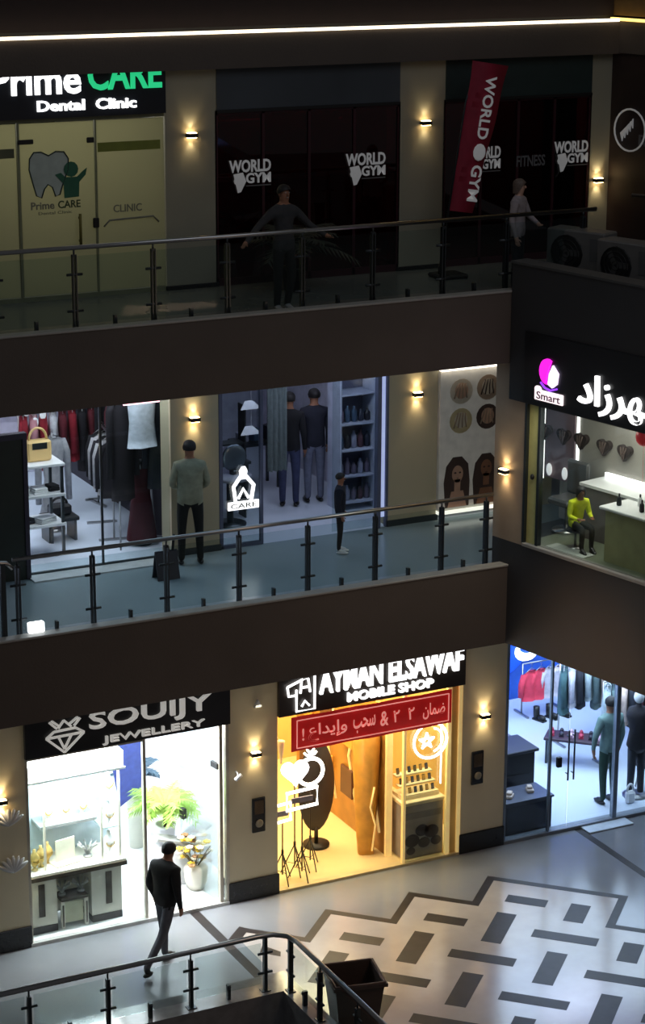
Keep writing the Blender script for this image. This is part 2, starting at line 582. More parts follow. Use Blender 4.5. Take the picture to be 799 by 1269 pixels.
# the part of the top floor that turns towards the court
C0 = (6.4, YW)
struct('wall_right', box(0.0, 6, 0.0, 0.25, L2, 11.43), mat('dark_brown_wall', (44, 32, 30), 0.5), loc=(C0[0], C0[1], 0), rz=ATH)
struct('wall_roof_beam', box(0.0, 6, -0.05, 0.3, 11.43, 11.88), M_fascia, loc=(C0[0], C0[1], 0), rz=ATH)
struct('wall_parapet', box(-0.1, 6, 0.02, 0.4, 11.95, 14.2), mat('lit_parapet', (96, 74, 40), 0.8), loc=(C0[0], C0[1], 0), rz=ATH)  # same parapet, with the warm wash of light put into its colour
solo('light_strip', box(0.0, 6, -0.08, -0.03, 11.885, 11.925), mat('amber_strip', (255, 214, 120), emit=1.8), 'amber light strip on the roof edge right of the corner', 'light strip', (C0[0], C0[1], 0), ATH)

# ------------------------------------------------------------------ the wing (salon)
wl = (WO.x, WO.y, 0)
wb = MB().box(-0.31, 9, 0.0, 3.2, 3.81, 5.27)
wf = struct('wall_wing', wb, M_wingf, wl, ATH)
struct('trim_5', MB().box(0.28, 9, -0.03, 0.1, 5.27, 5.32, bev=0.008), M_cap, wl, ATH)
struct('floor', box(0.26, 5, 0.1, 1.25, 5.27, 5.31), mat('salon_floor', (120, 128, 108), 0.3), wl, ATH)
wt = struct('wall_wing', MB().box(0.0, 9, -0.06, 0.2, 7.24, 9.05).box(0.0, 9, 0.2, 3.0, 7.6, 8.7), M_wingf, wl, ATH)
struct('trim_6', MB().box(-0.02, 9, -0.08, 0.22, 9.05, 9.08), mat('dark_capping', (72, 72, 72), 0.5), wl, ATH)
struct('wall_salon', box(-0.3, 6, 1.25, 1.35, 5.3, 7.6), mat('salon_wall', (150, 146, 140), 0.7, var=0.08, scale=1.5), wl, ATH)
struct('ceiling', box(0.2, 6, 0.2, 1.3, 7.4, 7.6), M_wallw, wl, ATH)
struct('pillar', box(-0.31, 0.26, 0.0, 0.3, 5.27, 7.7), mat('brown_beige_cladding', (160, 140, 118), 0.55, var=0.05), wl, ATH)
struct('window_1', box(0.52, 5, 0.03, 0.05, 5.32, 7.24), M_glass, wl, ATH)
df = struct('door_1', MB().box(0.27, 0.31, -0.02, 0.1, 5.3, 7.24).box(0.50, 0.54, 0.0, 0.08, 5.3, 7.24), M_dsteel, wl, ATH)
box(0.31, 0.50, 0.03, 0.06, 5.32, 7.24).build('door_panel', mat('olive_yellow_panel', (190, 186, 120), 0.4), df)
MB().ball((0.42, -0.0, 6.25), 0.03, 0.03, 0.04).build('door_handle', M_black, df)

# ------------------------------------------------------------------ wall lamps
M_bulb = mat('warm_lens', (255, 214, 150), emit=22.0)


def sconce(x, y, z, label, rz=0.0, e=7.0):
    t = thing('wall_lamp', label, 'wall lamp', (x, y, z), rz, 'up and down wall lamps on the pillars')
    MB().box(-0.075, 0.075, -0.1, -0.012, -0.028, 0.028, bev=0.006).build('housing', M_black, t)
    MB().box(-0.04, 0.04, -0.012, 0.0, -0.02, 0.02).build('wall_plate', M_black, t)
    box(-0.06, 0.06, -0.085, -0.02, 0.028, 0.034).build('upper_lens', M_bulb, t)
    box(-0.06, 0.06, -0.085, -0.02, -0.034, -0.028).build('lower_lens', M_bulb, t)
    nx, ny = math.sin(rz), -math.cos(rz)
    for s in (1, -1):
        p = Vector((x + nx * 0.055, y + ny * 0.055, z + s * 0.04))
        light('SPOT', 'wall_lamp_beam', p, e, (1.0, 0.8, 0.48), 0.015, target=p + Vector((-nx * 0.18, -ny * 0.18, s)), angle=80, blend=0.9)


sconce(-3.66, 0, 2.19, 'wall lamp on the ground-floor pillar at the left edge beside the jewellery shop')
sconce(0.015, 0, 2.2, 'wall lamp on the ground-floor pillar between jewellery and phone shops')
sconce(3.69, 0, 2.13, 'wall lamp on the ground-floor pillar right of the phone shop')
sconce(-0.26, YW, 6.69, 'middle-floor wall lamp above the man standing at the pillar')
sconce(3.24, YW, 6.69, 'middle-floor wall lamp on the pillar left of the hair poster')
sconce(*wing(-0.07, 0.0, 6.23), 'wall lamp on the corner pillar between hair poster and salon window', ATH)
sconce(-0.25, YW, 10.56, 'top-floor wall lamp on the pillar right of the dental clinic', e=3.6)
sconce(3.3, YW, 10.56, 'top-floor wall lamp on the pillar left of the red feather flag', e=3.6)
sconce(6.2, YW, 9.6, 'top-floor wall lamp on the narrow pillar above the air conditioners', e=6.0)

# pillar fittings and modelled reflections at ground level
for x, z, lab in ((0.07, 1.27, 'dark recessed panel with round knob on pillar left of the phone shop'), (3.6, 1.33, 'dark recessed panel with round knob on pillar right of the phone shop')):
    t = thing('intercom_panel', lab, 'control panel', (x, 0, z))
    MB().box(-0.1, 0.1, -0.03, 0.0, -0.26, 0.26, bev=0.008).build('housing', M_plinth, t)
    MB().box(-0.07, 0.07, -0.037, -0.03, 0.02, 0.22).build('upper_plate', mat('bronze_plate', (90, 74, 56), 0.4, 0.5), t)
    MB().ball((0, -0.04, -0.12), 0.06, 0.025, 0.06).build('knob', mat('grey_knob', (150, 140, 120), 0.35, 0.4), t)
t = thing('emergency_light', 'small white triangular light high on pillar left of the phone shop', 'light', (0.06, 0, 2.93))
MB().plate([(-0.06, -0.05), (0.06, -0.05), (0.0, 0.06)], -0.05, 0).build('housing', M_white, t)
MB().box(-0.04, 0.04, -0.056, -0.05, -0.04, -0.015).build('lens', mat('soft_lens', (255, 240, 210), emit=1.5), t)
t = thing('security_camera', 'small white camera on bracket at the left side of the phone shop pillar', 'camera', (-0.27, 0, 1.93))
MB().tube([(0, 0, 0.05), (0, -0.06, 0.05), (0, -0.08, 0.0)], 0.012).build('bracket', M_white, t)
MB().tube([(0.05, -0.08, 0.02), (-0.05, -0.1, -0.03)], 0.03, 10).build('housing', M_white, t)
for z, dx, lab in ((1.83, 0.0, 'upper pale modelled reflection on pillar at left edge'), (1.15, 0.04, 'lower pale modelled reflection on pillar at left edge')):  # whitish reflections on the pillar, modelled as pale raised shapes
    mb = MB()
    for k in range(7):
        a = R(-60 + 20 * k)
        mb.X = at(0, -0.02, 0, 0, 0, a)
        mb.ball((0, 0, 0.11), 0.035, 0.02, 0.13, 8, 6)
    solo('reflection_shape', mb, mat('pale_reflection', (190, 190, 190), 0.5), lab, 'ornament', (-3.56 + dx, 0, z), 0, 'modelled reflections on the left pillar')


# ------------------------------------------------------------------ railings
def railing(name, label, xs, y, z0, zr, ends, group, xb=None):
    t = thing(name, label, 'railing', (0, y, z0), 0, group)
    x0, x1 = ends
    MB().tube([(x0, 0, zr - z0), (x1, 0, zr - z0)], 0.028, 12).build('handrail', M_steel, t)
    for x in xs:
        p = MB().box(x - 0.028, x - 0.012, -0.03, 0.03, 0.0, zr - z0 - 0.09).box(x + 0.012, x + 0.028, -0.03, 0.03, 0.0, zr - z0 - 0.09).box(x - 0.028, x + 0.028, -0.02, 0.02, zr - z0 - 0.11, zr - z0 - 0.08)
        p.cyl(x, 0, zr - z0 - 0.09, zr - z0 - 0.02, 0.012)
        p.box(x - 0.06, x + 0.06, -0.05, 0.05, 0, 0.012)
        po = p.build('post', M_dsteel, t)
        for h in (0.36, 0.8):
            MB().tube([(x - 0.1, -0.005, h), (x + 0.1, -0.005, h)], 0.017, 8).build('glass_clamp', M_dsteel, po)
    for a, b in zip(xs[:-1], xs[1:]):
        if b - a < 0.5:
            continue
        box(a + 0.05, b - 0.05, -0.006, 0.006, 0.2, zr - z0 - 0.1).build('glass_panel', M_glass_rail, t)
        MB().box((a + b) / 2 - 0.018, (a + b) / 2 + 0.018, -0.03, 0.03, 0.0, 0.27).build('floor_clamp', M_dsteel, t)
    return t


railing('balcony_railing', 'steel and glass railing along the middle-floor balcony', [-3.74, -2.77, -1.78, -0.78, 0.2, 1.19, 2.19, 2.88], -1.28, L1, 5.88, (-3.8, 2.98), 'balcony railings')
railing('balcony_railing', 'steel and glass railing along the dark top-floor balcony', [-4.87, -3.87, -2.877, -1.864, -0.88, 0.147, 1.144, 2.169, 3.114, 4.3], -1.22, L2, 9.62, (-5.5, 4.5), 'balcony railings')
t = thing('balcony_railing', 'curved grey railing end at the far left of the middle balcony', 'railing', (-4.05, -1.28, L1))
MB().tube([(0.25, 0, 1.02), (0.17, 0, 1.1), (0.0, 0, 1.13), (-1.2, 0, 1.13)], 0.028, 10).build('handrail', M_steel, t)
for x in (-0.05, 0.12):
    MB().box(x - 0.03, x + 0.03, -0.03, 0.03, 0, 1.1).build('post', M_dsteel, t)
box(-1.0, -0.1, -0.006, 0.006, 0.1, 1.05).build('glass_panel', M_glass_rail, t)
# court railing round the void, turning the corner
t = thing('court_railing', 'steel and glass railing around the void on the ground floor', 'railing', (0, 0, 0.28))
zr = 0.77
MB().tube([(-5.5, -2.96, zr), (-1.32, -2.96, zr), (-1.12, -2.99, zr), (-0.98, -3.1, zr), (-0.94, -3.3, zr), (-0.94, -8.5, zr)], 0.034, 12).build('handrail', M_steel, t)


def gpost(x, y, along, h=0.66):
    p = MB()
    p.X = at(x, y, 0, 0 if along else PI / 2)
    p.box(-0.022, 0.022, -0.03, 0.03, 0, h).cyl(0, 0, h, zr, 0.012).box(-0.06, 0.06, -0.05, 0.05, 0, 0.012)
    po = p.build('post', M_dsteel, t)
    for z in (0.25, 0.52):
        m = MB()
        m.X = p.X
        m.tube([(-0.1, 0, z), (0.1, 0, z)], 0.018, 8)
        m.build('glass_clamp', M_dsteel, po)


def gpanel(x0, y0, x1, y1):
    d = Vector((x1 - x0, y1 - y0, 0))
    a = math.atan2(d.y, d.x)
    m = MB()
    m.X = at(x0, y0, 0, a)
    m.box(0.06, d.length - 0.06, -0.006, 0.006, 0.1, zr - 0.1).build('glass_panel', M_glass_rail, t)
    m = MB()
    m.X = at(x0, y0, 0, a)
    m.box(d.length / 2 - 0.02, d.length / 2 + 0.02, -0.03, 0.03, 0, 0.2)
    m.ball((d.length / 2, -0.02, 0.17), 0.03, 0.03, 0.03, 8, 6)
    m.build('floor_clamp', M_dsteel, t)


gx = [-5.35, -4.35, -3.34, -2.24, -1.22]
for x in gx:
    gpost(x, -2.96, True, zr if x == -1.22 else 0.66)
for a, b in zip(gx[:-1], gx[1:]):
    gpanel(a, -2.96, b, -2.96)
gy = [-3.12, -3.95, -4.95, -5.95]
for i, y in enumerate(gy):
    gpost(-0.94, y, False, zr if i == 0 else 0.66)
for a, b in zip(gy[:-1], gy[1:]):
    gpanel(-0.94, a, -0.94, b)
#@@PART2@@

# ================================================================== people
def person(name, label, joints, cols, loc, rz=0.0, hair='short', hair_rgb=(22, 18, 18), fat=1.0, fingers=True, cat='person', bare=0.0, group=None):
    """one continuous body grown round a skeleton; cols = materials skin, top, trousers, shoes"""
    J = dict(pelvis=(0, 0, 0.94), waist=(0, 0, 1.08), chest=(0, 0, 1.30), collar=(0, 0.0, 1.43), neck=(0, 0, 1.50), jaw=(0, -0.015, 1.575), head=(0, -0.01, 1.655), crown=(0, 0, 1.70),
             sl=(0.17, 0, 1.41), el=(0.22, 0.03, 1.13), wl=(0.23, -0.05, 0.88), pl=(0.235, -0.075, 0.80),
             sr=(-0.17, 0, 1.41), er=(-0.22, 0.03, 1.13), wr=(-0.23, -0.05, 0.88), pr=(-0.235, -0.075, 0.80),
             hl=(0.09, 0, 0.90), kl=(0.1, -0.01, 0.50), al=(0.1, 0.02, 0.09), tl=(0.11, -0.14, 0.035),
             hr=(-0.09, 0, 0.90), kr=(-0.1, -0.01, 0.50), ar=(-0.1, 0.02, 0.09), tr=(-0.11, -0.14, 0.035))
    J.update(joints)
    Rr = dict(pelvis=(0.155, 0.115), waist=(0.145, 0.105), chest=(0.165, 0.115), collar=(0.11, 0.085), neck=(0.055, 0.055), jaw=(0.066, 0.075), head=(0.078, 0.092), crown=(0.055, 0.065),
              sl=(0.075, 0.075), el=(0.05, 0.05), wl=(0.033, 0.036), pl=(0.036, 0.018), sr=(0.075, 0.075), er=(0.05, 0.05), wr=(0.033, 0.036), pr=(0.036, 0.018),
              hl=(0.092, 0.1), kl=(0.065, 0.065), al=(0.046, 0.05), tl=(0.045, 0.03), hr=(0.092, 0.1), kr=(0.065, 0.065), ar=(0.046, 0.05), tr=(0.045, 0.03))
    names = list(J)
    E_ = [('pelvis', 'waist'), ('waist', 'chest'), ('chest', 'collar'), ('collar', 'neck'), ('neck', 'jaw'), ('jaw', 'head'), ('head', 'crown')]
    for s in 'lr':
        E_ += [('collar', 's' + s), ('s' + s, 'e' + s), ('e' + s, 'w' + s), ('w' + s, 'p' + s), ('pelvis', 'h' + s), ('h' + s, 'k' + s), ('k' + s, 'a' + s), ('a' + s, 't' + s)]
    V = [Vector(J[n]) for n in names]
    rad = [Rr[n] for n in names]
    rad = [(a * (fat if n in ('pelvis', 'waist', 'chest', 'sl', 'sr', 'el', 'er') else 1), b * (fat if n in ('pelvis', 'waist', 'chest') else 1)) for n, (a, b) in zip(names, rad)]
    ED = [(names.index(a), names.index(b)) for a, b in E_]
    roots = [0]
    if fingers:
        for s in 'lr':
            w_, p_, e_ = Vector(J['w' + s]), Vector(J['p' + s]), Vector(J['e' + s])
            d = (p_ - w_).normalized()
            side = Vector((0, -1, 0)) - d * d.dot(Vector((0, -1, 0)))
            side.normalize()
            inn = Vector((-1 if s == 'l' else 1, 0, 0))
            for k, (off, ln) in enumerate(((0.026, 0.07), (0.009, 0.078), (-0.009, 0.072), (-0.026, 0.055))):
                b0 = p_ + side * off - d * 0.01
                m1 = b0 + d * (ln * 0.55) + inn * 0.006
                e1 = b0 + d * (ln * 0.95) + inn * 0.024
                i0 = len(V)
                V += [b0, m1, e1]
                rad += [(0.0095, 0.0095), (0.009, 0.009), (0.007, 0.007)]
                ED += [(i0, i0 + 1), (i0 + 1, i0 + 2)]
                roots.append(i0)
            b0 = w_ + d * 0.035 + side * 0.02
            i0 = len(V)
            V += [b0, b0 + side * 0.03 + d * 0.025 + inn * 0.01, b0 + side * 0.036 + d * 0.055 + inn * 0.02]
            rad += [(0.012, 0.012), (0.011, 0.011), (0.008, 0.008)]
            ED += [(i0, i0 + 1), (i0 + 1, i0 + 2)]
            roots.append(i0)
    me = bpy.data.meshes.new('sk')
    me.from_pydata([tuple(v) for v in V], ED, [])
    o = bpy.data.objects.new('sk', me)
    COL.objects.link(o)
    md = o.modifiers.new('s', 'SKIN')
    md.use_smooth_shade = True
    for i, sv in enumerate(me.skin_vertices[0].data):
        sv.radius = rad[i]
        sv.use_root = i in roots
    sb = o.modifiers.new('u', 'SUBSURF')
    sb.levels = sb.render_levels = 2
    dg = bpy.context.evaluated_depsgraph_get()
    dg.update()
    em = bpy.data.meshes.new_from_object(o.evaluated_get(dg))
    bpy.data.objects.remove(o)
    mb = MB()
    vs = [tuple(v.co) for v in em.vertices]
    seg = {('pelvis', 'waist'): 1, ('waist', 'chest'): 1, ('chest', 'collar'): 1, ('collar', 'neck'): 1, ('neck', 'jaw'): 0, ('jaw', 'head'): 0, ('head', 'crown'): 0}
    for s in 'lr':
        seg.update({('collar', 's' + s): 1, ('s' + s, 'e' + s): 1, ('e' + s, 'w' + s): 0 if bare else 1, ('w' + s, 'p' + s): 0, ('pelvis', 'h' + s): 2, ('h' + s, 'k' + s): 2, ('k' + s, 'a' + s): 2, ('a' + s, 't' + s): 3})
    S = [(Vector(J[a]), Vector(J[b]), m) for (a, b), m in seg.items()]
    hem = J['pelvis'][2] - 0.06

    def label_at(c):
        best, bm = 9, 0
        for a, b, m in S:
            d = b - a
            t_ = max(0, min(1, (c - a).dot(d) / d.dot(d)))
            q = (c - a - d * t_).length
            if q < best:
                best, bm = q, m
        if bm == 1 and c.z < hem and abs(c.x - J['pelvis'][0]) < 0.16:
            bm = 2
        if bm == 2 and c.z > hem and abs(c.y - J['pelvis'][1]) < 0.13:
            bm = 1
        return bm
    n0 = len(mb.v)
    mb.v += vs
    for p in em.polygons:
        f = tuple(p.vertices)
        c = sum((em.vertices[i].co for i in f), Vector()) / len(f)
        mb.f.append(tuple(n0 + i for i in f))
        mb.mi.append(label_at(c))
        mb.sm.append(True)
    bpy.data.meshes.remove(em)
    bpy.data.meshes.remove(me)
    # face: nose, ears, eyes, mouth
    h = Vector(J['head'])
    mb.m = 0
    mb.ball((h.x, h.y - 0.092, h.z - 0.02), 0.013, 0.02, 0.022, 8, 6)
    mb.ball((h.x - 0.077, h.y + 0.005, h.z - 0.015), 0.012, 0.02, 0.03, 8, 6)
    mb.ball((h.x + 0.077, h.y + 0.005, h.z - 0.015), 0.012, 0.02, 0.03, 8, 6)
    mb.m = 3
    for sx in (-1, 1):
        mb.ball((h.x + sx * 0.03, h.y - 0.083, h.z + 0.005), 0.011, 0.008, 0.007, 8, 5)
    mb.ball((h.x, h.y - 0.083, h.z - 0.06), 0.022, 0.008, 0.006, 8, 5)
    for s in 'lr':       # shoe soles
        a, tt = Vector(J['a' + s]), Vector(J['t' + s])
        mb.ball(((a.x + tt.x) / 2, (a.y + tt.y) / 2, (a.z + tt.z) / 2 - 0.03), 0.045, abs(a.y - tt.y) / 2 + 0.06, 0.035, 10, 6)
    ob = mb.build(name, cols)
    ob.location = loc
    ob.rotation_euler.z = rz
    tag(ob, label, cat, group)
    hm = MB()
    if hair:
        n, m = 16, 9
        vs, fs = [], []
        for i in range(m + 1):
            th = PI * 0.5 - (PI * 0.62) * i / m
            for k in range(n):
                ph = 2 * PI * k / n
                fr = max(0.0, -math.sin(ph))
                t2 = th + fr * max(0, (0.45 - th)) * 0.9
                if hair == 'long':
                    drop = (1 - fr) * max(0, -th - 0.1) * 0.35
                else:
                    drop = 0
                rr = 1.0 + 0.03 * math.sin(5 * ph + i)
                vs.append((h.x + 0.094 * rr * math.cos(t2) * math.cos(ph), h.y + 0.006 + 0.108 * rr * math.cos(t2) * math.sin(ph), h.z + 0.012 + 0.098 * math.sin(t2) - drop))
        for i in range(m):
            for k in range(n):
                fs.append((i * n + k, (i + 1) * n + k, (i + 1) * n + (k + 1) % n, i * n + (k + 1) % n))
        hm.add(vs, fs, smooth=True)
        hm.build('hair', mat('hair_%d' % hair_rgb[0], hair_rgb, 0.6, var=0.3, scale=60), ob)
    return ob


def cloth(name, rgb, **k):
    return mat(name, rgb, 0.85, var=0.15, scale=14, bump=0.2, bscale=9, **k)


M_skin = mat('skin', (150, 104, 80), 0.55, var=0.06)
M_shoe = mat('black_shoe', (20, 19, 20), 0.4)
# man walking on the ground floor: faces right and slightly away
person('person', 'man in black jacket and grey trousers walking past the jewellery shop on the ground floor',
       dict(collar=(0, -0.02, 1.43), neck=(0, -0.05, 1.49), jaw=(0, -0.085, 1.555), head=(0, -0.09, 1.625), crown=(0, -0.08, 1.67),
            hl=(0.08, 0, 0.9), kl=(0.09, -0.06, 0.5), al=(0.09, -0.07, 0.09), tl=(0.1, -0.23, 0.035),
            hr=(-0.08, 0, 0.9), kr=(-0.09, 0.16, 0.52), ar=(-0.09, 0.5, 0.17), tr=(-0.1, 0.44, 0.04),
            er=(-0.24, 0.03, 1.13), wr=(-0.235, -0.03, 0.88), pr=(-0.235, -0.05, 0.8), el=(0.24, 0.05, 1.13), wl=(0.24, -0.06, 0.9)),
       [M_skin, cloth('black_jacket', (24, 24, 26)), cloth('grey_trousers', (84, 86, 94)), M_shoe], (-1.87, -1.27, 0), R(116), fat=1.22)
# man on the middle balcony, seen from the back
person('person', 'man in pale green shirt and dark trousers standing at the middle-floor pillar',
       dict(hl=(0.1, 0, 0.9), kl=(0.12, 0, 0.5), al=(0.13, 0.02, 0.09), tl=(0.14, -0.14, 0.035), hr=(-0.1, 0, 0.9), kr=(-0.12, 0, 0.5), ar=(-0.13, 0.02, 0.09), tr=(-0.15, -0.14, 0.035),
            el=(0.25, -0.02, 1.15), wl=(0.16, -0.2, 1.05), pl=(0.1, -0.25, 1.06), er=(-0.25, -0.02, 1.15), wr=(-0.16, -0.2, 1.03), pr=(-0.1, -0.25, 1.04)),
       [M_skin, cloth('sage_shirt', (148, 150, 128)), cloth('black_trousers', (22, 22, 20)), M_shoe], (-0.5, 0.93, L1), R(165), fat=1.28)
ch = person('person', 'small child in dark clothes and white shoes walking on the middle balcony', dict(),
            [M_skin, cloth('navy_top', (24, 28, 44)), cloth('brown_leggings', (38, 32, 34)), mat('white_shoe', (235, 235, 235), 0.5)], (1.58, 0.5, L1), R(60), fat=1.25)
ch.scale = (0.66, 0.66, 0.66)
# top floor figures
person('person', 'man in dark clothes with arms spread, leaning on the top-floor railing',
       dict(el=(0.36, -0.08, 1.2), wl=(0.5, -0.3, 1.06), pl=(0.53, -0.37, 1.05), er=(-0.42, 0.02, 1.2), wr=(-0.68, -0.1, 1.03), pr=(-0.74, -0.13, 1.0),
            hl=(0.09, 0, 0.9), kl=(0.12, -0.02, 0.5), al=(0.07, 0.03, 0.09), tl=(0.08, -0.14, 0.035)),
       [M_skin, cloth('charcoal_top', (50, 50, 52)), cloth('black_jeans', (26, 26, 28)), mat('grey_shoe', (150, 150, 150), 0.5)], (0.13, -0.72, L2), R(8)).scale = (0.93, 0.93, 0.93)
person('person', 'woman in grey top with fair hair at the top-floor railing beside the wing',
       dict(el=(0.24, -0.1, 1.16), wl=(0.1, -0.3, 1.06), pl=(0.03, -0.34, 1.06)),
       [mat('fair_skin', (190, 150, 130), 0.5), cloth('grey_top', (150, 140, 142)), cloth('dark_skirt', (34, 32, 36)), M_shoe], (3.6, -0.72, L2), R(40), hair='long', hair_rgb=(96, 82, 74)).scale = (0.86, 0.86, 0.86)
# shoppers in the middle shop
person('person', 'shopper in navy jacket and grey trousers, right of the pair in middle shop',
       dict(el=(0.26, -0.1, 1.2), wl=(0.3, -0.3, 1.16), pl=(0.3, -0.38, 1.18)),
       [M_skin, cloth('navy_jacket', (26, 28, 42)), cloth('slate_trousers', (104, 108, 128)), M_shoe], (2.42, 3.0, L1), R(170), fat=1.15)
person('person', 'shopper in long black coat and blue jeans, left of the pair in the middle shop', dict(),
       [M_skin, cloth('black_coat', (14, 14, 20)), cloth('blue_jeans', (54, 60, 92)), M_shoe], (1.98, 2.95, L1), R(150), fat=1.1)
# right ground shop
person('person', 'person in grey-green top and dark green trousers in the clothes shop',
       dict(el=(0.27, -0.02, 1.15), wl=(0.25, -0.08, 0.92)),
       [M_skin, cloth('grey_green_top', (108, 134, 132)), cloth('dark_green_trousers', (26, 60, 50)), M_shoe], (6.3, 0.55, 0.03), R(185), fat=1.1)
# seated in the salon
x, y, z = wing(0.9, 0.38, 5.31)
person('person', 'person in bright yellow top sitting on a chair in the salon',
       dict(pelvis=(0, 0.05, 0.52), waist=(0, 0.03, 0.65), chest=(0, 0.0, 0.86), collar=(0, -0.05, 0.98), neck=(0, -0.08, 1.05), jaw=(0, -0.11, 1.12), head=(0, -0.11, 1.195), crown=(0, -0.1, 1.24),
            sl=(0.17, -0.04, 0.96), el=(0.23, -0.08, 0.7), wl=(0.16, -0.3, 0.68), pl=(0.12, -0.37, 0.69), sr=(-0.17, -0.04, 0.96), er=(-0.23, -0.08, 0.7), wr=(-0.16, -0.3, 0.68), pr=(-0.12, -0.37, 0.69),
            hl=(0.09, 0.02, 0.5), kl=(0.11, -0.4, 0.5), al=(0.11, -0.38, 0.09), tl=(0.11, -0.53, 0.035), hr=(-0.09, 0.02, 0.5), kr=(-0.11, -0.4, 0.5), ar=(-0.11, -0.38, 0.09), tr=(-0.11, -0.53, 0.035)),
       [M_skin, cloth('yellow_top', (214, 226, 40)), cloth('dark_leggings', (40, 40, 36)), M_shoe], (x, y, z), ATH + R(75), hair='long', fat=1.05).scale = (0.67, 0.67, 0.67)
t = thing('stool', 'dark padded stool under the person in yellow', 'stool', (x, y, z), ATH + R(75))
t.scale = (0.67, 0.67, 0.67)
MB().lathe([(0.02, 0.33), (0.18, 0.34), (0.2, 0.37), (0.18, 0.39), (0.02, 0.395)], 0, 0.04).build('seat', M_black, t)
MB().cyl(0, 0.04, 0.04, 0.34, 0.025).build('pole', M_steel, t)
MB().lathe([(0.17, 0.0), (0.17, 0.02), (0.04, 0.05)], 0, 0.04).build('base', M_steel, t)

# ================================================================== shop signs
t = thing('shop_sign', 'black sign board with silver diamond and lettering above the jewellery shop', 'shop sign', (0, -0.06, 0))
box(-3.31, -0.37, 0.0, 0.1, 2.72, 3.8).build('sign_board', M_sign, t)
M_chr = mat('silver_letters', (235, 232, 226), 0.4, 0.0, emit=0.32)
mb = text_mb('SOUIJY', -2.42, -0.66, 2.93, 3.24, 0, 0.05, 0.01)
mb.build('lettering', M_chr, t)
text_mb('JEWELLERY', -2.24, -0.76, 2.745, 2.87, 0, 0.04, 0.012).build('lettering', M_chr, t)
mb = MB()
for a, b in (((-3.03, 2.98), (-2.78, 2.75)), ((-2.78, 2.75), (-2.5, 2.99)), ((-3.03, 2.98), (-2.92, 3.06)), ((-2.92, 3.06), (-2.62, 3.07)), ((-2.62, 3.07), (-2.5, 2.99)),
             ((-3.03, 2.98), (-2.5, 2.99)), ((-2.86, 2.98), (-2.78, 2.8)), ((-2.78, 2.8), (-2.68, 2.98)), ((-2.98, 3.2), (-2.88, 3.1)), ((-2.55, 3.2), (-2.64, 3.1)), ((-2.86, 3.1), (-2.78, 3.2)), ((-2.78, 3.2), (-2.68, 3.1)), ((-2.95, 3.22), (-2.86, 3.14)), ((-2.7, 3.14), (-2.58, 3.22))):
    mb.tube([(a[0], -0.03, a[1]), (b[0], -0.03, b[1])], 0.018, 6)
mb.build('diamond_emblem', M_chr, t)

t = thing('shop_sign', 'dark sign board with glowing white letters above the phone shop', 'shop sign', (0, -0.06, 0))
box(0.37, 3.34, 0.0, 0.1, 2.68, 3.8).build('sign_board', mat('brown_sign', (44, 36, 30), 0.4), t)
text_mb('AYMAN ELSAWAF', 0.98, 3.28, 2.93, 3.29, 0, 0.05, 0.022).build('lettering', M_ltr, t)
text_mb('MOBILE SHOP', 1.42, 2.8, 2.745, 2.88, 0, 0.04, 0.025).build('lettering', M_ltr, t)
mb = MB()
for pts in ([(0.62, 3.06), (0.62, 2.74), (0.9, 2.74), (0.9, 3.26)], [(0.48, 3.12), (0.5, 2.98), (0.62, 2.98)], [(0.48, 3.12), (0.72, 3.2)], [(0.68, 3.0), (0.7, 3.2), (0.8, 3.2), (0.83, 3.0)], [(0.68, 3.08), (0.83, 3.08)], [(0.7, 2.8), (0.75, 2.88), (0.82, 2.8)]):
    mb.tube([(p[0], -0.03, p[1]) for p in pts], 0.018, 6)
mb.build('emblem', M_ltr, t)

t = thing('banner', 'red banner with white and pink Arabic writing under the phone shop sign', 'banner', (0, -0.09, 0))
M_red = mat('glowing_red_fabric', (190, 24, 24), 0.7, var=0.1, emit=0.25)  # glow put into the cloth to brighten its red
mb = MB()
n = 24
vs, fs = [], []
for k in range(n + 1):
    x = 0.54 + 2.56 * k / n
    yy = 0.012 * math.sin(k * 0.9)
    vs += [(x, yy - 0.004, 2.15), (x, yy - 0.004, 2.66), (x, yy + 0.004, 2.66), (x, yy + 0.004, 2.15)]
for k in range(n):
    a = 4 * k
    fs += [(a, a + 4, a + 5, a + 1), (a + 2, a + 6, a + 7, a + 3), (a + 1, a + 5, a + 6, a + 2), (a, a + 3, a + 7, a + 4)]
mb.add(vs, fs, True).build('cloth', M_red, t)
M_pk = mat('pink_print', (255, 160, 150), 0.6, emit=0.55)
mb = MB()
for a, b in (((0.62, 2.2), (3.04, 2.2)), ((0.62, 2.61), (3.04, 2.61)), ((0.62, 2.2), (0.62, 2.61)), ((3.04, 2.2), (3.04, 2.61))):
    mb.tube([(a[0], -0.02, a[1]), (b[0], -0.02, b[1])], 0.008, 6)
mb.build('border_line', M_pk, t)
text_mb('!', 0.7, 0.73, 2.3, 2.48, -0.018, 0.004, 0.01).build('lettering', M_pk, t)
text_mb('\uFEC9\uFE8D\uFEAA\uFEF3\uFE87\uFEED', 0.8, 1.4, 2.26, 2.52, -0.018, 0.004, 0.01).build('lettering', M_pk, t)
text_mb('\uFE90\uFEA4\uFEB3', 1.5, 1.85, 2.26, 2.5, -0.018, 0.004, 0.01).build('lettering', M_pk, t)
text_mb('&', 1.93, 2.06, 2.3, 2.52, -0.018, 0.004, 0.01).build('lettering', M_pk, t)
text_mb('\u0662', 2.14, 2.24, 2.32, 2.5, -0.018, 0.004, 0.01).build('lettering', M_pk, t)
text_mb('\u0662', 2.38, 2.48, 2.32, 2.5, -0.018, 0.004, 0.01).build('lettering', M_pk, t)
text_mb('\uFEE5\uFE8E\uFEE4\uFEBF', 2.62, 2.98, 2.28, 2.52, -0.018, 0.004, 0.01).build('lettering', M_pk, t)


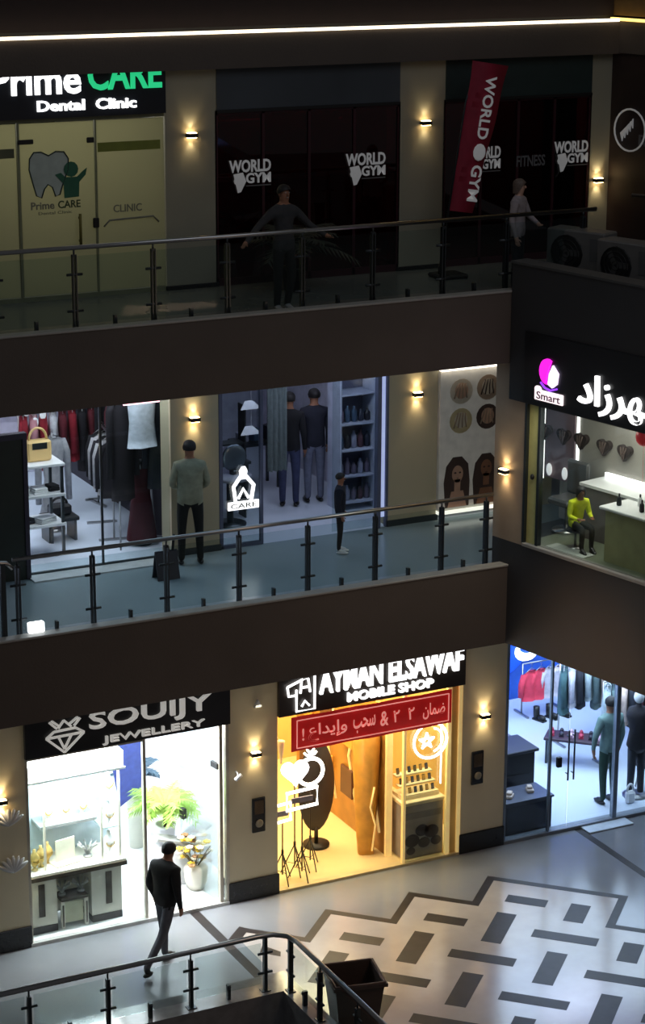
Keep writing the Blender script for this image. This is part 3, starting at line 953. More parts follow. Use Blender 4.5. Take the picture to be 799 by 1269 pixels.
# salon sign
t = thing('shop_sign', 'charcoal sign band with lit Arabic name and pink emblem above the salon', 'shop sign', (wing(0, -0.065)[0], wing(0, -0.065)[1], 0), ATH)
box(0.3, 6, -0.02, 0.0, 7.26, 8.2).build('sign_board', M_sign, t)
text_mb('\uFEA9\uFE8D\uFEAF\uFEAE\uFEEC\uFEB7', 1.3, 2.86, 7.33, 7.84, -0.02, 0.04, 0.015).build('lettering', M_ltr, t)
mb = MB()
mb.X = at(0.12, 0, -0.02)
mb.box(0.4, 0.92, -0.05, -0.02, 7.36, 7.5, bev=0.02).ball((0.46, -0.035, 7.5), 0.07, 0.02, 0.05, 10, 6)
mb.build('caption_box', mat('lit_pink_white', (255, 236, 240), emit=1.2), t)
text_mb('Smart', 0.57, 1.0, 7.36, 7.46, -0.051, 0.006, 0.01).build('lettering', mat('plum_print', (150, 120, 140)), t)
mb = MB()
mb.X = at(0.12, 0, -0.02)
mb.plate([(0.62 + 0.14 * math.cos(a), 7.76 + 0.17 * math.sin(a)) for a in [R(60 + 240 * k / 12) for k in range(13)]] + [(0.6, 7.62), (0.63, 7.75), (0.68, 7.88)], -0.05, -0.02)
mb.build('emblem', mat('magenta_lit', (214, 30, 190), emit=1.6), t)
mb = MB()
mb.X = at(0.12, 0, -0.02)
mb.plate([(0.72, 7.86), (0.66, 7.74), (0.64, 7.6), (0.72, 7.56), (0.8, 7.62), (0.82, 7.76)], -0.052, -0.02)
mb.build('emblem_face', mat('lilac_lit', (236, 214, 255), emit=1.5), t)
MB().tube([(0.62, -0.035, 7.58), (0.7, -0.035, 7.52), (0.8, -0.035, 7.5), (0.92, -0.035, 7.54)], 0.014, 6).build('emblem_line', mat('violet_lit', (140, 60, 230), emit=1.4), t)

# dental clinic, top floor
t = thing('shop_sign', 'dark navy sign board with white and green letters above the dental clinic', 'shop sign', (0, YW - 0.07, 0))
box(-4.6, -0.62, 0.0, 0.07, 10.87, 11.8).build('sign_board', mat('navy_sign', (16, 22, 32), 0.4), t)
text_mb('Prime', -3.0, -1.8, 11.17, 11.56, 0, 0.03, 0.02).build('lettering', M_ltr, t)
text_mb('CARE', -1.7, -0.68, 11.2, 11.6, 0, 0.03, 0.02).build('lettering', mat('lit_green', (40, 200, 130), emit=0.9), t)
text_mb('Dental  Clinic', -2.4, -1.04, 10.96, 11.1, 0, 0.03, 0.025).build('lettering', M_ltr, t)
M_fr = frosted('frosted_film', (206, 204, 176))
t = struct('window_2', MB().box(-4.6, -0.62, YW + 0.0, YW + 0.03, 8.5, 8.56).box(-4.6, -0.62, YW, YW + 0.04, 10.82, 10.87).box(-2.66, -2.63, YW - 0.01, YW + 0.03, 8.56, 10.82).box(-1.6, -1.58, YW - 0.01, YW + 0.03, 8.56, 10.82), mat('clinic_frame', (126, 128, 100), 0.5))
for x0, x1 in ((-4.6, -2.67), (-2.62, -1.61), (-1.57, -0.63)):
    box(x0, x1, YW + 0.01, YW + 0.02, 8.57, 10.81).build('glass_panel', M_fr, t)
M_grn = mat('olive_band', (128, 134, 52), 0.6)
solo('sticker_band', MB().box(-1.56, -0.68, 0, 0.004, 10.4, 10.52), M_grn, 'olive green sticker band on the right clinic window', 'sticker', (0, YW, 0))
solo('sticker_band', MB().box(-3.4, -2.7, 0, 0.004, 10.38, 10.5), mat('dull_band', (96, 96, 70), 0.6), 'dull sticker band at the left edge clinic window', 'sticker', (0, YW, 0))
t = thing('clinic_emblem', 'tooth outline and green figure emblem on the clinic door', 'sticker', (0, YW - 0.002, 0))
tooth = [(-2.5, 10.36), (-2.44, 10.44), (-2.34, 10.44), (-2.24, 10.39), (-2.14, 10.44), (-2.03, 10.43), (-1.97, 10.34), (-1.98, 10.2), (-2.06, 10.0), (-2.1, 9.88), (-2.16, 9.86), (-2.2, 9.98), (-2.26, 10.02), (-2.31, 9.96), (-2.35, 9.85), (-2.42, 9.88), (-2.47, 10.06), (-2.51, 10.22)]
MB().plate(tooth, -0.002, 0.002).build('tooth', mat('pale_grey_film', (186, 196, 186), 0.5), t)
MB().tube([(a, -0.006, b) for a, b in tooth], 0.009, 6, closed=True).build('tooth_outline', mat('dark_outline', (40, 60, 54), 0.5), t)
fig = [(-2.16, 10.14), (-2.08, 10.16), (-2.02, 10.1), (-1.86, 10.1), (-1.78, 10.17), (-1.72, 10.21), (-1.74, 10.12), (-1.83, 10.03), (-1.84, 9.84), (-2.04, 9.83), (-2.05, 10.02)]
m_ = MB().plate(fig, -0.012, -0.006)
m_.plate([(-1.94 + 0.1 * math.cos(R(a)), 10.2 + 0.1 * math.sin(R(a))) for a in range(0, 360, 30)], -0.012, -0.006)
m_.build('figure', mat('emblem_green', (44, 104, 78), 0.5), t)
text_mb('Prime', -2.5, -2.18, 9.7, 9.8, -0.002, 0.006, 0.02).build('lettering', mat('grey_print', (118, 120, 112), 0.5), t)
text_mb('CARE', -2.13, -1.82, 9.7, 9.8, -0.002, 0.006, 0.02).build('lettering', mat('green_print', (70, 88, 62), 0.5), t)
text_mb('Dental Clinic', -2.4, -1.94, 9.63, 9.67, -0.002, 0.006, 0.0).build('lettering', mat('grey_print', (118, 120, 112), 0.5), t)
t = thing('door_fitting', 'black lock box and patch fittings on the clinic glass door', 'door fitting', (0, YW - 0.015, 0))
MB().box(-1.66, -1.58, -0.04, 0.0, 9.42, 9.55, bev=0.01).build('lock', M_black, t)
MB().box(-1.72, -1.62, -0.03, 0.0, 10.53, 10.6, bev=0.008).build('hinge', M_black, t)
MB().box(-2.66, -2.45, -0.03, 0.0, 10.55, 10.61, bev=0.008).build('hinge', M_black, t)
MB().tube([(-1.85, -0.05, 9.2), (-1.85, -0.05, 9.62)], 0.02, 8).box(-1.86, -1.84, -0.05, 0, 9.25, 9.28).box(-1.86, -1.84, -0.05, 0, 9.55, 9.58).build('pull_handle', mat('brass_dull', (120, 112, 60), 0.5, 0.6), t)
t = thing('window_sticker', 'grey arched lettering sticker on the right clinic window', 'sticker', (0, YW - 0.002, 0))
text_mb('CLINIC', -1.36, -0.96, 9.6, 9.7, 0, 0.006, 0.01).build('lettering', mat('grey_print', (118, 120, 112), 0.5), t)
MB().tube([(-1.5, -0.005, 9.42), (-1.42, -0.005, 9.5), (-0.8, -0.005, 9.52), (-0.72, -0.005, 9.44)], 0.012, 6).build('underline', mat('grey_print', (118, 120, 112), 0.5), t)

# gym fronts, top floor
for i, (x0, x1) in enumerate(((0.13, 2.9), (3.63, 6.05))):
    t = thing('shop_sign', ['blank dark grey sign board above the left gym windows', 'blank dark sign board above the gym windows right of the flag'][i], 'shop sign', (0, YW - 0.02, 0))
    box(x0, x1, 0.0, 0.1, 10.86, 11.45).build('sign_board', mat('slate_board', (62, 68, 74), 0.5, var=0.2, scale=0.8) if i == 0 else mat('green_grey_board', (34, 50, 50), 0.5), t)
    MB().box(x0, x1, -0.02, 0.0, 10.83, 10.87).build('trim_strip', M_black, t)
    nn = 4
    f = MB()
    xs = [x0 + (x1 - x0) * k / nn for k in range(nn + 1)]
    for x in xs:
        f.box(x - 0.02, x + 0.02, YW, YW + 0.06, 8.5, 10.86)
    f.box(x0, x1, YW, YW + 0.06, 8.5, 8.6).box(x0, x1, YW, YW + 0.06, 10.8, 10.86)
    wn = struct('window_%d' % (3 + i), f, mat('maroon_frame', (56, 20, 30), 0.4))
    for k in range(nn):
        box(xs[k] + 0.02, xs[k + 1] - 0.02, YW + 0.02, YW + 0.03, 8.6, 10.8).build('glass_panel', M_glass_dark, wn)


def gym_logo(cx, z0, label, w_=0.62, m=None):
    t = thing('gym_logo', label, 'window logo', (cx, YW - 0.002, z0), 0, 'white logos on the gym windows')
    m = m or M_ltr_dim
    h = w_ / 2
    text_mb('WORLD', -h, h, 0.22, 0.39, 0, 0.008, 0.03).build('lettering', m, t)
    text_mb('GYM', -h * 0.2, h, 0.07, 0.21, 0, 0.008, 0.03).build('lettering', m, t)
    b = MB().ball((-h * 0.5, -0.006, 0.11), 0.09, 0.006, 0.07, 10, 6)
    b.plate([(-h * 0.8, 0.2), (-h * 0.35, 0.22), (-h * 0.2, 0.1), (-h * 0.45, -0.04), (-h * 0.6, -0.05)], -0.012, -0.002)
    b.build('figure', m, t)
    MB().box(-h * 0.2, h, -0.008, 0, 0.03, 0.045).build('underline', mat('dim_grey_print', (110, 110, 110), 0.5), t)


gym_logo(0.62, 9.8, 'white gym logo on the leftmost dark gym window')
gym_logo(2.38, 9.8, 'white gym logo on the window left of the middle top pillar')
gym_logo(4.3, 9.79, 'white gym logo half hidden behind the red flag', 0.5)
gym_logo(5.74, 9.8, 'white gym logo left of the narrow pillar at right', 0.58)
t = thing('window_sticker', 'dim grey lettering on the gym window between two white logos', 'sticker', (0, YW - 0.002, 0))
text_mb('FITNESS', 4.82, 5.3, 9.86, 10.02, 0, 0.006, 0.02).build('lettering', mat('faint_print', (88, 88, 90), 0.5, emit=0.03), t)
# red reflecting light tubes inside the gym window
M_rl = mat('dim_red_tube', (190, 60, 90), emit=0.28)
solo('light_tube', MB().tube([(0.3, 0.2, 10.66), (1.05, 0.2, 10.66)], 0.018, 8).tube([(0.4, 0.2, 10.66), (0.4, 0.2, 11.9)], 0.003, 4).tube([(0.95, 0.2, 10.66), (0.95, 0.2, 11.9)], 0.003, 4), M_rl, 'faint red light tube behind the leftmost gym window', 'light tube', (0, YW + 0.25, 0))
solo('spot_lamp', MB().ball((2.22, 0.2, 10.62), 0.04, 0.03, 0.025).tube([(2.22, 0.2, 10.62), (2.22, 0.2, 11.9)], 0.003, 4), mat('dim_spot', (200, 160, 160), emit=0.25), 'faint round spot lamp behind gym window at second logo', 'lamp', (0, YW + 0.25, 0))
# leaning feather flag
t = thing('feather_flag', 'tall dark red feather flag with white lettering leaning beside the middle top pillar', 'flag', (3.3, 0.6, L2))
lean = R(9.3)
FX = at(0, 0, 0, 0, 0, lean)
mb = MB()
mb.X = FX
mb.tube([(-0.16, 0, 0.1), (-0.17, 0, 2.4), (-0.1, 0, 2.9)], [0.014, 0.012, 0.007], 8)
mb.build('pole', M_dsteel, t)
mb = MB().box(-0.22, 0.22, -0.2, 0.2, 0.0, 0.06, bev=0.02)
mb.cyl(-0.13, 0, 0.06, 0.2, 0.03)
mb.build('base', M_black, t)
mb = MB()
mb.X = FX
n = 16
vs, fs = [], []
for k in range(n + 1):
    z = 0.92 + 2.05 * k / n
    wdt = 0.38 + 0.19 * k / n
    yy = 0.02 * math.sin(k * 0.8)
    vs += [(-0.16, yy - 0.003, z), (-0.16 + wdt, -yy - 0.003, z), (-0.16 + wdt, -yy + 0.003, z), (-0.16, yy + 0.003, z)]
for k in range(n):
    a = 4 * k
    fs += [(a, a + 1, a + 5, a + 4), (a + 2, a + 3, a + 7, a + 6), (a + 1, a + 2, a + 6, a + 5), (a, a + 4, a + 7, a + 3)]
mb.add(vs, fs, True)
mb.build('flag_cloth', mat('crimson_fabric', (140, 22, 48), 0.7), t)
lm = MB()
lm.X = FX @ Matrix.Translation((0.12, -0.02, 2.8)) @ Matrix.Rotation(R(90), 4, 'Y')
text_mb('WORLD', 0.0, 0.86, -0.04, 0.13, 0, 0.01, 0.02, lm)
text_mb('GYM', 1.22, 1.72, -0.04, 0.13, 0, 0.01, 0.02, lm)
lm.ball((1.04, -0.006, 0.04), 0.12, 0.006, 0.1, 10, 6)
lm.build('lettering', M_ltr_dim, t)
# potted plant behind the man on the top floor
def potted(name, label, x, y, z, r, h, n, leaf, pot, L=0.5, thin=0.02, rz=0):
    t = thing(name, label, 'plant', (x, y, z), rz)
    MB().lathe([(r * 0.7, 0), (r, h), (r * 1.05, h), (r * 1.05, h + 0.03), (r * 0.85, h + 0.03), (r * 0.8, h - 0.03)]).build('pot', pot, t)
    MB().cyl(0, 0, h - 0.04, h + 0.3, 0.025).build('stem', mat('stem_brown', (84, 70, 44), 0.8), t)
    for k in range(n):
        a = 2 * PI * k / n * 1.618 * 2.6
        el = R(75 - 55 * (k / n))
        m = MB()
        ln = L * random.uniform(0.8, 1.15)
        P = []
        for i in range(8):
            s = i / 7
            rr_ = ln * s * math.cos(el * (1 - 0.5 * s))
            zz = h + 0.25 + ln * (math.sin(el) * s - 0.55 * s * s)
            P.append(Vector((rr_ * math.cos(a), rr_ * math.sin(a), zz)))
        m.tube(P, [0.008 - 0.0008 * i for i in range(8)], 5)
        for i in range(1, 8):
            d = (P[i] - P[i - 1]).normalized()
            sd = Vector((-math.sin(a), math.cos(a), 0))
            for sg in (1, -1):
                for hf in (0, 0.5):
                    b = P[i - 1].lerp(P[i], hf)
                    q = b + sd * sg * ln * 0.34 * math.sin(PI * (0.15 + 0.8 * i / 8)) + d * ln * 0.14 - Vector((0, 0, ln * 0.06))
                    wv_ = d * thin
                    m.add([tuple(b - wv_), tuple(b + wv_), tuple(q)], [(0, 1, 2)])
        m.build('frond', leaf, t)
    return t


potted('potted_plant', 'dim leafy plant behind the man on the top floor', 0.9, 0.6, L2, 0.16, 0.3, 14, mat('dark_leaf', (40, 48, 38), 0.6), M_black, 0.85, 0.03)

struct('wall_back', box(-0.17, 6.3, 3.0, 3.1, L2, 11.88), mat('red_tint_wall', (110, 22, 40), 0.6, var=0.2, scale=0.8))  # added inner wall, reddens what shows through the gym glass
# right-hand dark shop at the top
t = thing('round_emblem', 'round white ring emblem on the dark shop at the right edge', 'window logo', (C0[0], C0[1], 0), ATH)
mb = MB().tube([(0.42 + 0.3 * math.cos(R(a)), -0.03, 10.35 + 0.3 * math.sin(R(a))) for a in range(0, 360, 15)], 0.014, 6, closed=True)
mb.build('ring', M_ltr_dim, t)
mb = MB()
for k in range(5):
    mb.plate([(0.24 + 0.05 * k, 10.3 + 0.04 * k), (0.32 + 0.04 * k, 10.36 + 0.04 * k), (0.28 + 0.05 * k, 10.18 + 0.05 * k)], -0.04, -0.02)
mb.build('wreath', M_ltr_dim, t)
text_mb('RE', 0.6, 0.9, 10.14, 10.3, -0.02, 0.01, 0.01).build('lettering', mat('faint_print', (88, 88, 90), 0.5, emit=0.03), t)
railing('balcony_railing', 'short dark railing right of the narrow pillar on the top floor', [0.4, 1.4, 2.4], 0, L2, 9.5, (0.1, 3.2), 'balcony railings').location = (C0[0] - 0.3, C0[1] - 0.9, L2)
bpy.data.objects['balcony_railing.003' if 'balcony_railing.003' in bpy.data.objects else 'balcony_railing'].rotation_euler.z = ATH + R(25)


# air conditioners on the wing roof
def ac(s, y, label, rz):
    t = thing('air_conditioner', label, 'air conditioner', (*wing(s, y)[:2], 8.7), rz, 'outdoor air conditioning units on the wing roof')
    MB().box(-0.45, 0.45, -0.17, 0.17, 0.06, 0.68, bev=0.02).build('casing', mat('ac_casing', (96, 94, 92), 0.5, var=0.1), t)
    m = MB()
    for r_ in (0.24, 0.18, 0.12, 0.06):
        m.tube([(-0.12 + r_ * math.cos(R(a)), -0.185, 0.37 + r_ * math.sin(R(a))) for a in range(0, 360, 20)], 0.007, 5, closed=True)
    m.build('fan_guard', M_black, t)
    m = MB()
    m.ball((-0.12, -0.172, 0.37), 0.25, 0.008, 0.25, 20, 6)
    m.build('fan_opening', M_black, t)
    m = MB()
    for k in range(3):
        a = R(120 * k)
        m.X = at(-0.12, -0.182, 0.37, 0, 0, a)
        m.box(0.02, 0.2, -0.003, 0.003, -0.03, 0.05)
    m.build('fan_blade', mat('ac_blade', (60, 60, 60), 0.5), t)
    for x in (-0.35, 0.35):
        MB().box(x - 0.04, x + 0.04, -0.15, 0.15, 0, 0.06).build('foot', M_dsteel, t)
    MB().box(0.24, 0.4, -0.178, -0.17, 0.3, 0.6).build('service_panel', mat('ac_panel', (80, 80, 80), 0.5), t)


ac(0.05, 1.15, 'outdoor air conditioning unit on the wing roof nearest the narrow pillar', ATH + R(12))
ac(1.15, 0.95, 'second outdoor air conditioning unit on the wing roof at the right edge', ATH + R(6))

# ================================================================== poster (middle floor)
t = thing('hair_poster', 'tall lit white poster with hairstyle circles and two women beside the pillar', 'poster', (0, YW, 0))
box(3.62, 4.64, -0.04, 0.1, 4.86, 7.02).build('board', mat('poster_paper', (206, 200, 190), 0.6, emit=0.05), t)
MB().box(3.6, 4.66, -0.12, 0.02, 7.0, 7.06).build('light_bar', mat('white_tube', (255, 246, 230), emit=3.0), t)
MB().box(3.6, 4.66, -0.1, 0.02, 4.84, 4.88).build('light_bar', mat('soft_tube', (255, 246, 230), emit=1.2), t)
M_pr = [mat('print_a', (186, 172, 152), 0.6), mat('print_b', (150, 126, 104), 0.6), mat('print_c', (64, 44, 36), 0.6), mat('print_skin', (180, 140, 116), 0.6), mat('print_gold', (178, 160, 120), 0.6)]


def disc(cx, cz, r, y0, y1, mb, sx=1.0, a0=0, a1=360, st=20):
    return mb.plate([(cx + sx * r * math.cos(R(a)), cz + r * math.sin(R(a))) for a in range(a0, a1, st)], y0, y1)


for k, (cx, cz) in enumerate(((3.97, 6.66), (4.42, 6.68), (3.97, 6.22), (4.42, 6.24))):
    disc(cx, cz, 0.19, -0.044, -0.04, MB()).build('picture_disc', M_pr[(0, 1, 4, 2)[k]], t)
    disc(cx, cz + 0.01, 0.12, -0.048, -0.044, MB(), 0.9).build('picture_inset', M_pr[(3, 0, 0, 3)[k]], t)
    m = MB()
    for q in range(4):
        m.tube([(cx - 0.12 + 0.07 * q, -0.05, cz - 0.1), (cx - 0.08 + 0.05 * q, -0.05, cz + 0.02), (cx - 0.05 + 0.04 * q, -0.05, cz + 0.12)], 0.01, 5)
    m.build('hair_strand', M_pr[(1, 2, 1, 1)[k]], t)
for k, (cx, cz) in enumerate(((3.93, 5.42), (4.42, 5.46))):
    m = MB().plate([(cx - 0.2, 4.92), (cx - 0.23, 5.3), (cx - 0.19, 5.55), (cx - 0.08, 5.68), (cx + 0.07, 5.68), (cx + 0.18, 5.56), (cx + 0.21, 5.3), (cx + 0.2, 4.92)], -0.044, -0.04)
    m.build('printed_hair', M_pr[2], t)
    m = disc(cx, cz, 0.13, -0.048, -0.044, MB(), 0.72)
    m.plate([(cx - 0.05, cz - 0.26), (cx - 0.05, cz - 0.08), (cx + 0.05, cz - 0.08), (cx + 0.05, cz - 0.26)], -0.048, -0.044)
    m.plate([(cx - 0.16, 4.92), (cx - 0.1, 5.16), (cx + 0.1, 5.16), (cx + 0.16, 4.92)], -0.048, -0.044)
    m.build('printed_face', M_pr[3] if k == 0 else mat('print_tan', (130, 88, 62), 0.6), t)
    m = MB()
    for sx in (-1, 1):
        disc(cx + sx * 0.04, cz + 0.02, 0.014, -0.051, -0.048, m, 1.4)
    disc(cx, cz - 0.065, 0.007, -0.051, -0.048, m, 2.8)
    m.build('printed_features', M_pr[2], t)
# dark window wall between poster and wing

# ================================================================== garments, racks
def garment(name, label, loc, rz, w_, h, m, kind='coat', group=None, sleeve=True, hanger=True):
    """a folded garment hanging from a hook; origin at the top of the hanger"""
    t = thing(name, label, 'clothing', loc, rz, group)
    n = 14
    vs, fs = [], []
    rows = [(0.0, 0.22, 0.03), (-0.05, 0.5, 0.05), (-0.12, 0.52, 0.06), (-h * 0.5, 0.47 if kind != 'dress' else 0.36, 0.07), (-h * 0.8, 0.52 if kind != 'dress' else 0.5, 0.075), (-h, 0.56 if kind != 'dress' else 0.66, 0.08)]
    for z, wr_, dp in rows:
        for k in range(n):
            a = 2 * PI * k / n
            rip = 1 + 0.22 * math.sin(5 * a + 3 * z) * min(1, -z / 0.3)
            vs.append((w_ * wr_ * math.cos(a), dp * rip * math.sin(a) * 1.1, z - 0.07))
    for i in range(len(rows) - 1):
        for k in range(n):
            fs.append((i * n + k, i * n + (k + 1) % n, (i + 1) * n + (k + 1) % n, (i + 1) * n + k))
    fs += [tuple(range(n)), tuple(range((len(rows) - 1) * n, len(rows) * n))[::-1]]
    MB().add(vs, fs, True).build('body', m, t)
    if sleeve:
        for s in (-1, 1):
            MB().tube([(s * w_ * 0.42, 0, -0.13), (s * w_ * 0.6, 0, -0.3), (s * w_ * 0.64, -0.01, -0.12 - h * 0.75)], [0.06, 0.055, 0.045], 8).build('sleeve', m, t)
    if hanger:
        MB().tube([(0, 0, 0.0), (0.02, 0, 0.04), (0, 0, 0.06), (-0.02, 0, 0.04)], 0.004, 5).tube([(-w_ * 0.4, 0, -0.1), (0, 0, -0.02), (w_ * 0.4, 0, -0.1)], 0.006, 5).build('hanger', M_steel, t)
    return t


def rack(label, x, y, z, length, h, rz=0, name='clothes_rack', group=None):
    t = thing(name, label, 'clothes rack', (x, y, z), rz, group)
    L = length / 2
    MB().tube([(-L, 0, h), (L, 0, h)], 0.014, 8).build('rail', M_steel, t)
    for s in (-1, 1):
        MB().tube([(s * L, 0, 0.03), (s * L, 0, h)], 0.014, 8).build('upright', M_steel, t)
        MB().box(s * L - 0.02, s * L + 0.02, -0.22, 0.22, 0, 0.03).build('foot', M_steel, t)
    return t


# ------------------------------------------------------------------ boutique, left of the middle floor
bf = struct('window_5', MB().box(-4.6, -0.61, YW, YW + 0.05, L1, L1 + 0.04).box(-1.635, -1.605, YW, YW + 0.03, L1 + 0.04, 7.7), M_dsteel)
for x0, x1 in ((-2.72, -1.64), (-1.6, -0.62)):
    box(x0, x1, YW + 0.01, YW + 0.02, L1 + 0.04, 7.7).build('glass_panel', M_glass, bf)
struct('trim_7', MB().box(-2.72, -0.6, YW - 0.3, YW, L1, L1 + 0.02), mat('white_threshold', (225, 226, 228), 0.3))
t = thing('display_board', 'tall dark green display board at the left end of the middle floor', 'board', (-3.4, YW - 0.06, L1))
box(-0.7, 0.68, -0.03, 0.05, 0, 1.95).build('panel', mat('dark_green_board', (30, 40, 34), 0.5), t)
MB().box(-0.7, 0.7, -0.05, 0.06, 1.95, 2.03).box(0.64, 0.7, -0.05, 0.06, 0, 1.95).build('frame', mat('purple_grey_frame', (54, 48, 66), 0.5), t)
# table stand with three shelves
t = thing('display_stand', 'three-shelf display stand of white tops just inside the boutique window', 'display stand', (-2.2, 2.45, L1))
for z in (0.42, 0.85, 1.28):
    MB().box(-0.38, 0.36, -0.28, 0.28, z - 0.02, z + 0.02, bev=0.006).build('shelf', M_white, t)
for sx in (-0.34, 0.32):
    for sy in (-0.24, 0.24):
        MB().box(sx - 0.02, sx + 0.02, sy - 0.02, sy + 0.02, 0, 1.26).build('leg', M_dsteel, t)
M_bag = mat('cream_yellow_leather', (244, 206, 140), 0.5, var=0.06)


def bag(label, x, y, z, w_, h, d, m, rz=0.0, dark=True, group=None):
    t = thing('handbag', label, 'bag', (x, y, z), rz, group)
    MB().box(-w_ / 2, w_ / 2, -d / 2, d / 2, 0, h, bev=0.03).build('body', m, t)
    MB().tube([(w_ * 0.36 * math.cos(R(a)), 0, h + h * 0.55 * math.sin(R(a))) for a in range(0, 181, 15)], 0.018, 8).build('handle', m, t)
    if dark:
        MB().box(-w_ * 0.3, w_ * 0.3, -d / 2 - 0.006, -d / 2, h * 0.6, h * 0.9).build('flap', M_dsteel, t)


bag('yellow leather handbag standing on the boutique display stand', -2.13, 2.45, L1 + 1.3, 0.36, 0.3, 0.16, M_bag)
for k, (dx, dy, zz, w_, m, lab) in enumerate(((-0.22, -0.1, 0.87, 0.2, M_white, 'folded white garment, left on the middle shelf of the display stand'), (0.02, -0.12, 0.87, 0.22, M_white, 'folded white garment, centre on the middle shelf of the display stand'),
                                     (0.24, -0.05, 0.87, 0.16, mat('black_cloth', (22, 20, 26), 0.8), 'folded black garment at the right of the middle shelf'), (-0.2, -0.1, 0.44, 0.26, mat('dark_cloth', (44, 40, 50), 0.8), 'folded dark grey garment on the lowest shelf, left'),
                                     (0.1, -0.12, 0.44, 0.3, M_white, 'folded white garment on the lowest shelf of the display stand'), (-0.28, 0.02, 1.3, 0.18, mat('tan_cloth', (176, 120, 78), 0.8), 'folded tan garment beside the yellow handbag'))):
    m_ = MB()
    for q in range(3):
        m_.box(-w_ / 2 + 0.006 * q, w_ / 2 - 0.004 * q, -0.09, 0.09, 0.028 * q, 0.028 * q + 0.026, bev=0.01)
    solo('folded_garment', m_, m, lab, 'clothing', (-2.2 + dx, 2.45 + dy, L1 + zz), 0.1 * k, 'folded garments on the boutique stand')
t = thing('shoe_stand', 'low dark bench with dark bags beside the boutique display stand', 'bench', (-1.72, 2.85, L1))
MB().box(-0.22, 0.25, -0.2, 0.2, 0.3, 0.36, bev=0.01).build('bench_top', M_black, t)
for sx in (-0.18, 0.2):
    MB().box(sx - 0.02, sx + 0.02, -0.16, 0.16, 0, 0.3).build('leg', M_dsteel, t)
bag('dark bag lying on the low bench in the boutique', -1.7, 2.85, L1 + 0.36, 0.32, 0.16, 0.2, mat('black_leather', (20, 18, 24), 0.45), dark=False)
# white robe, coats, dresses
gt = garment('robe', 'long pale grey robe on a stand beside the display stand', (-1.62, 3.3, L1 + 1.45), 0.2, 0.4, 1.2, cloth('pale_grey_cloth', (190, 190, 196)), 'dress')
MB().cyl(0, 0, -1.45, 0.0, 0.015).cyl(0, 0, -1.45, -1.42, 0.16).build('stand', M_steel, gt)
rr = rack('chrome rack of red and patterned tops at the back of the boutique', -1.2, 4.2, L1, 1.3, 1.62, 0.15)
cols = [('red_cloth', (150, 26, 44), 'dark red'), ('pink_cloth', (214, 150, 160), 'pale pink'), ('red_cloth', (150, 26, 44), 'dark red'), ('white_cloth', (220, 220, 226), 'white'), ('maroon_cloth', (96, 22, 36), 'maroon'), ('red_cloth', (150, 26, 44), 'dark red'), ('black_cloth2', (26, 22, 30), 'black'), ('maroon_cloth', (96, 22, 36), 'maroon')]
pos = ['leftmost', 'second from left', 'third from left', 'fourth from left', 'fourth from right', 'third from right', 'second from right', 'rightmost']
for k, (nm, c, cn) in enumerate(cols):
    x = -1.2 - 0.56 + 0.16 * k
    garment('shirt', '%s top hanging on the back boutique rack, %s' % (cn, pos[k]), (x, 4.2 + 0.15 * (x + 1.2), L1 + 1.61), 1.25, 0.36, random.uniform(0.65, 0.95), cloth(nm, c), group='tops on the back boutique rack')
rack('chrome rack of striped and dark coats in the middle of the boutique', -0.95, 2.9, L1, 0.9, 1.5, R(80))
for k, (nm, c, lab) in enumerate((('stripe_dark', (40, 36, 44), 'charcoal'), ('stripe_light', (200, 196, 200), 'off-white'), ('stripe_dark', (40, 36, 44), 'charcoal'), ('stripe_light', (200, 196, 200), 'off-white'), ('black_cloth2', (26, 22, 30), 'black'))):
    yy = 2.55 + 0.17 * k
    garment('coat', '%s coat on the middle boutique rack, %s' % (lab, ('nearest the window', 'second from the window', 'third from the window', 'fourth from the window', 'farthest from the window')[k]), (-1.0 + 0.03 * k, yy, L1 + 1.49), 0.1, 0.36, 0.8, cloth(nm, c), group='coats on the middle boutique rack')
# window garments by the pillar
wr = thing('window_rail', 'steel rail with long dark garments inside the window next to the pillar', 'clothes rail', (-0.68, 1.95, L1))
MB().tube([(-0.45, 0, 2.35), (0.35, 0, 2.35)], 0.014, 8).build('rail', M_steel, wr)
for s in (-0.45, 0.35):
    MB().tube([(s, 0, 0), (s, 0, 2.35)], 0.014, 8).build('upright', M_steel, wr)
garment('long_shirt', 'pale blue-grey shirt hanging high in the boutique window', (-0.82, 1.84, L1 + 2.28), 0.0, 0.4, 0.72, cloth('pale_blue_cloth', (200, 210, 222)), sleeve=False)
garment('coat', 'long black coat hanging left of the pale blue shirt', (-1.06, 1.98, L1 + 2.3), 0.2, 0.34, 1.5, cloth('black_cloth2', (26, 22, 30)))
garment('coat', 'long dark slate coat hanging right of the pale blue shirt', (-0.5, 1.98, L1 + 2.3), -0.2, 0.34, 1.4, cloth('slate_cloth', (36, 42, 52)))
t = thing('maroon_dress', 'long maroon dress on a stand below the pale blue shirt', 'clothing', (-0.74, 2.12, L1))
m_ = MB()
n = 16
pr_ = [(0.12, 1.12), (0.13, 1.06), (0.11, 0.9), (0.12, 0.82), (0.16, 0.6), (0.2, 0.3), (0.23, 0.08)]
vs = []
for r_, z in pr_:
    for k in range(n):
        a = 2 * PI * k / n
        q = r_ * (1 + 0.08 * math.sin(6 * a) * (1.2 - z))
        vs.append((q * math.cos(a), 0.8 * q * math.sin(a), z))
fs = [(i * n + k, i * n + (k + 1) % n, (i + 1) * n + (k + 1) % n, (i + 1) * n + k) for i in range(len(pr_) - 1) for k in range(n)]
m_.add(vs, fs, True).build('dress', cloth('maroon_velvet', (74, 18, 30)), t)
MB().cyl(0, 0, 0.02, 1.2, 0.015).cyl(0, 0, 0, 0.02, 0.14).ball((0, 0, 1.2), 0.04).build('stand', M_dsteel, t)
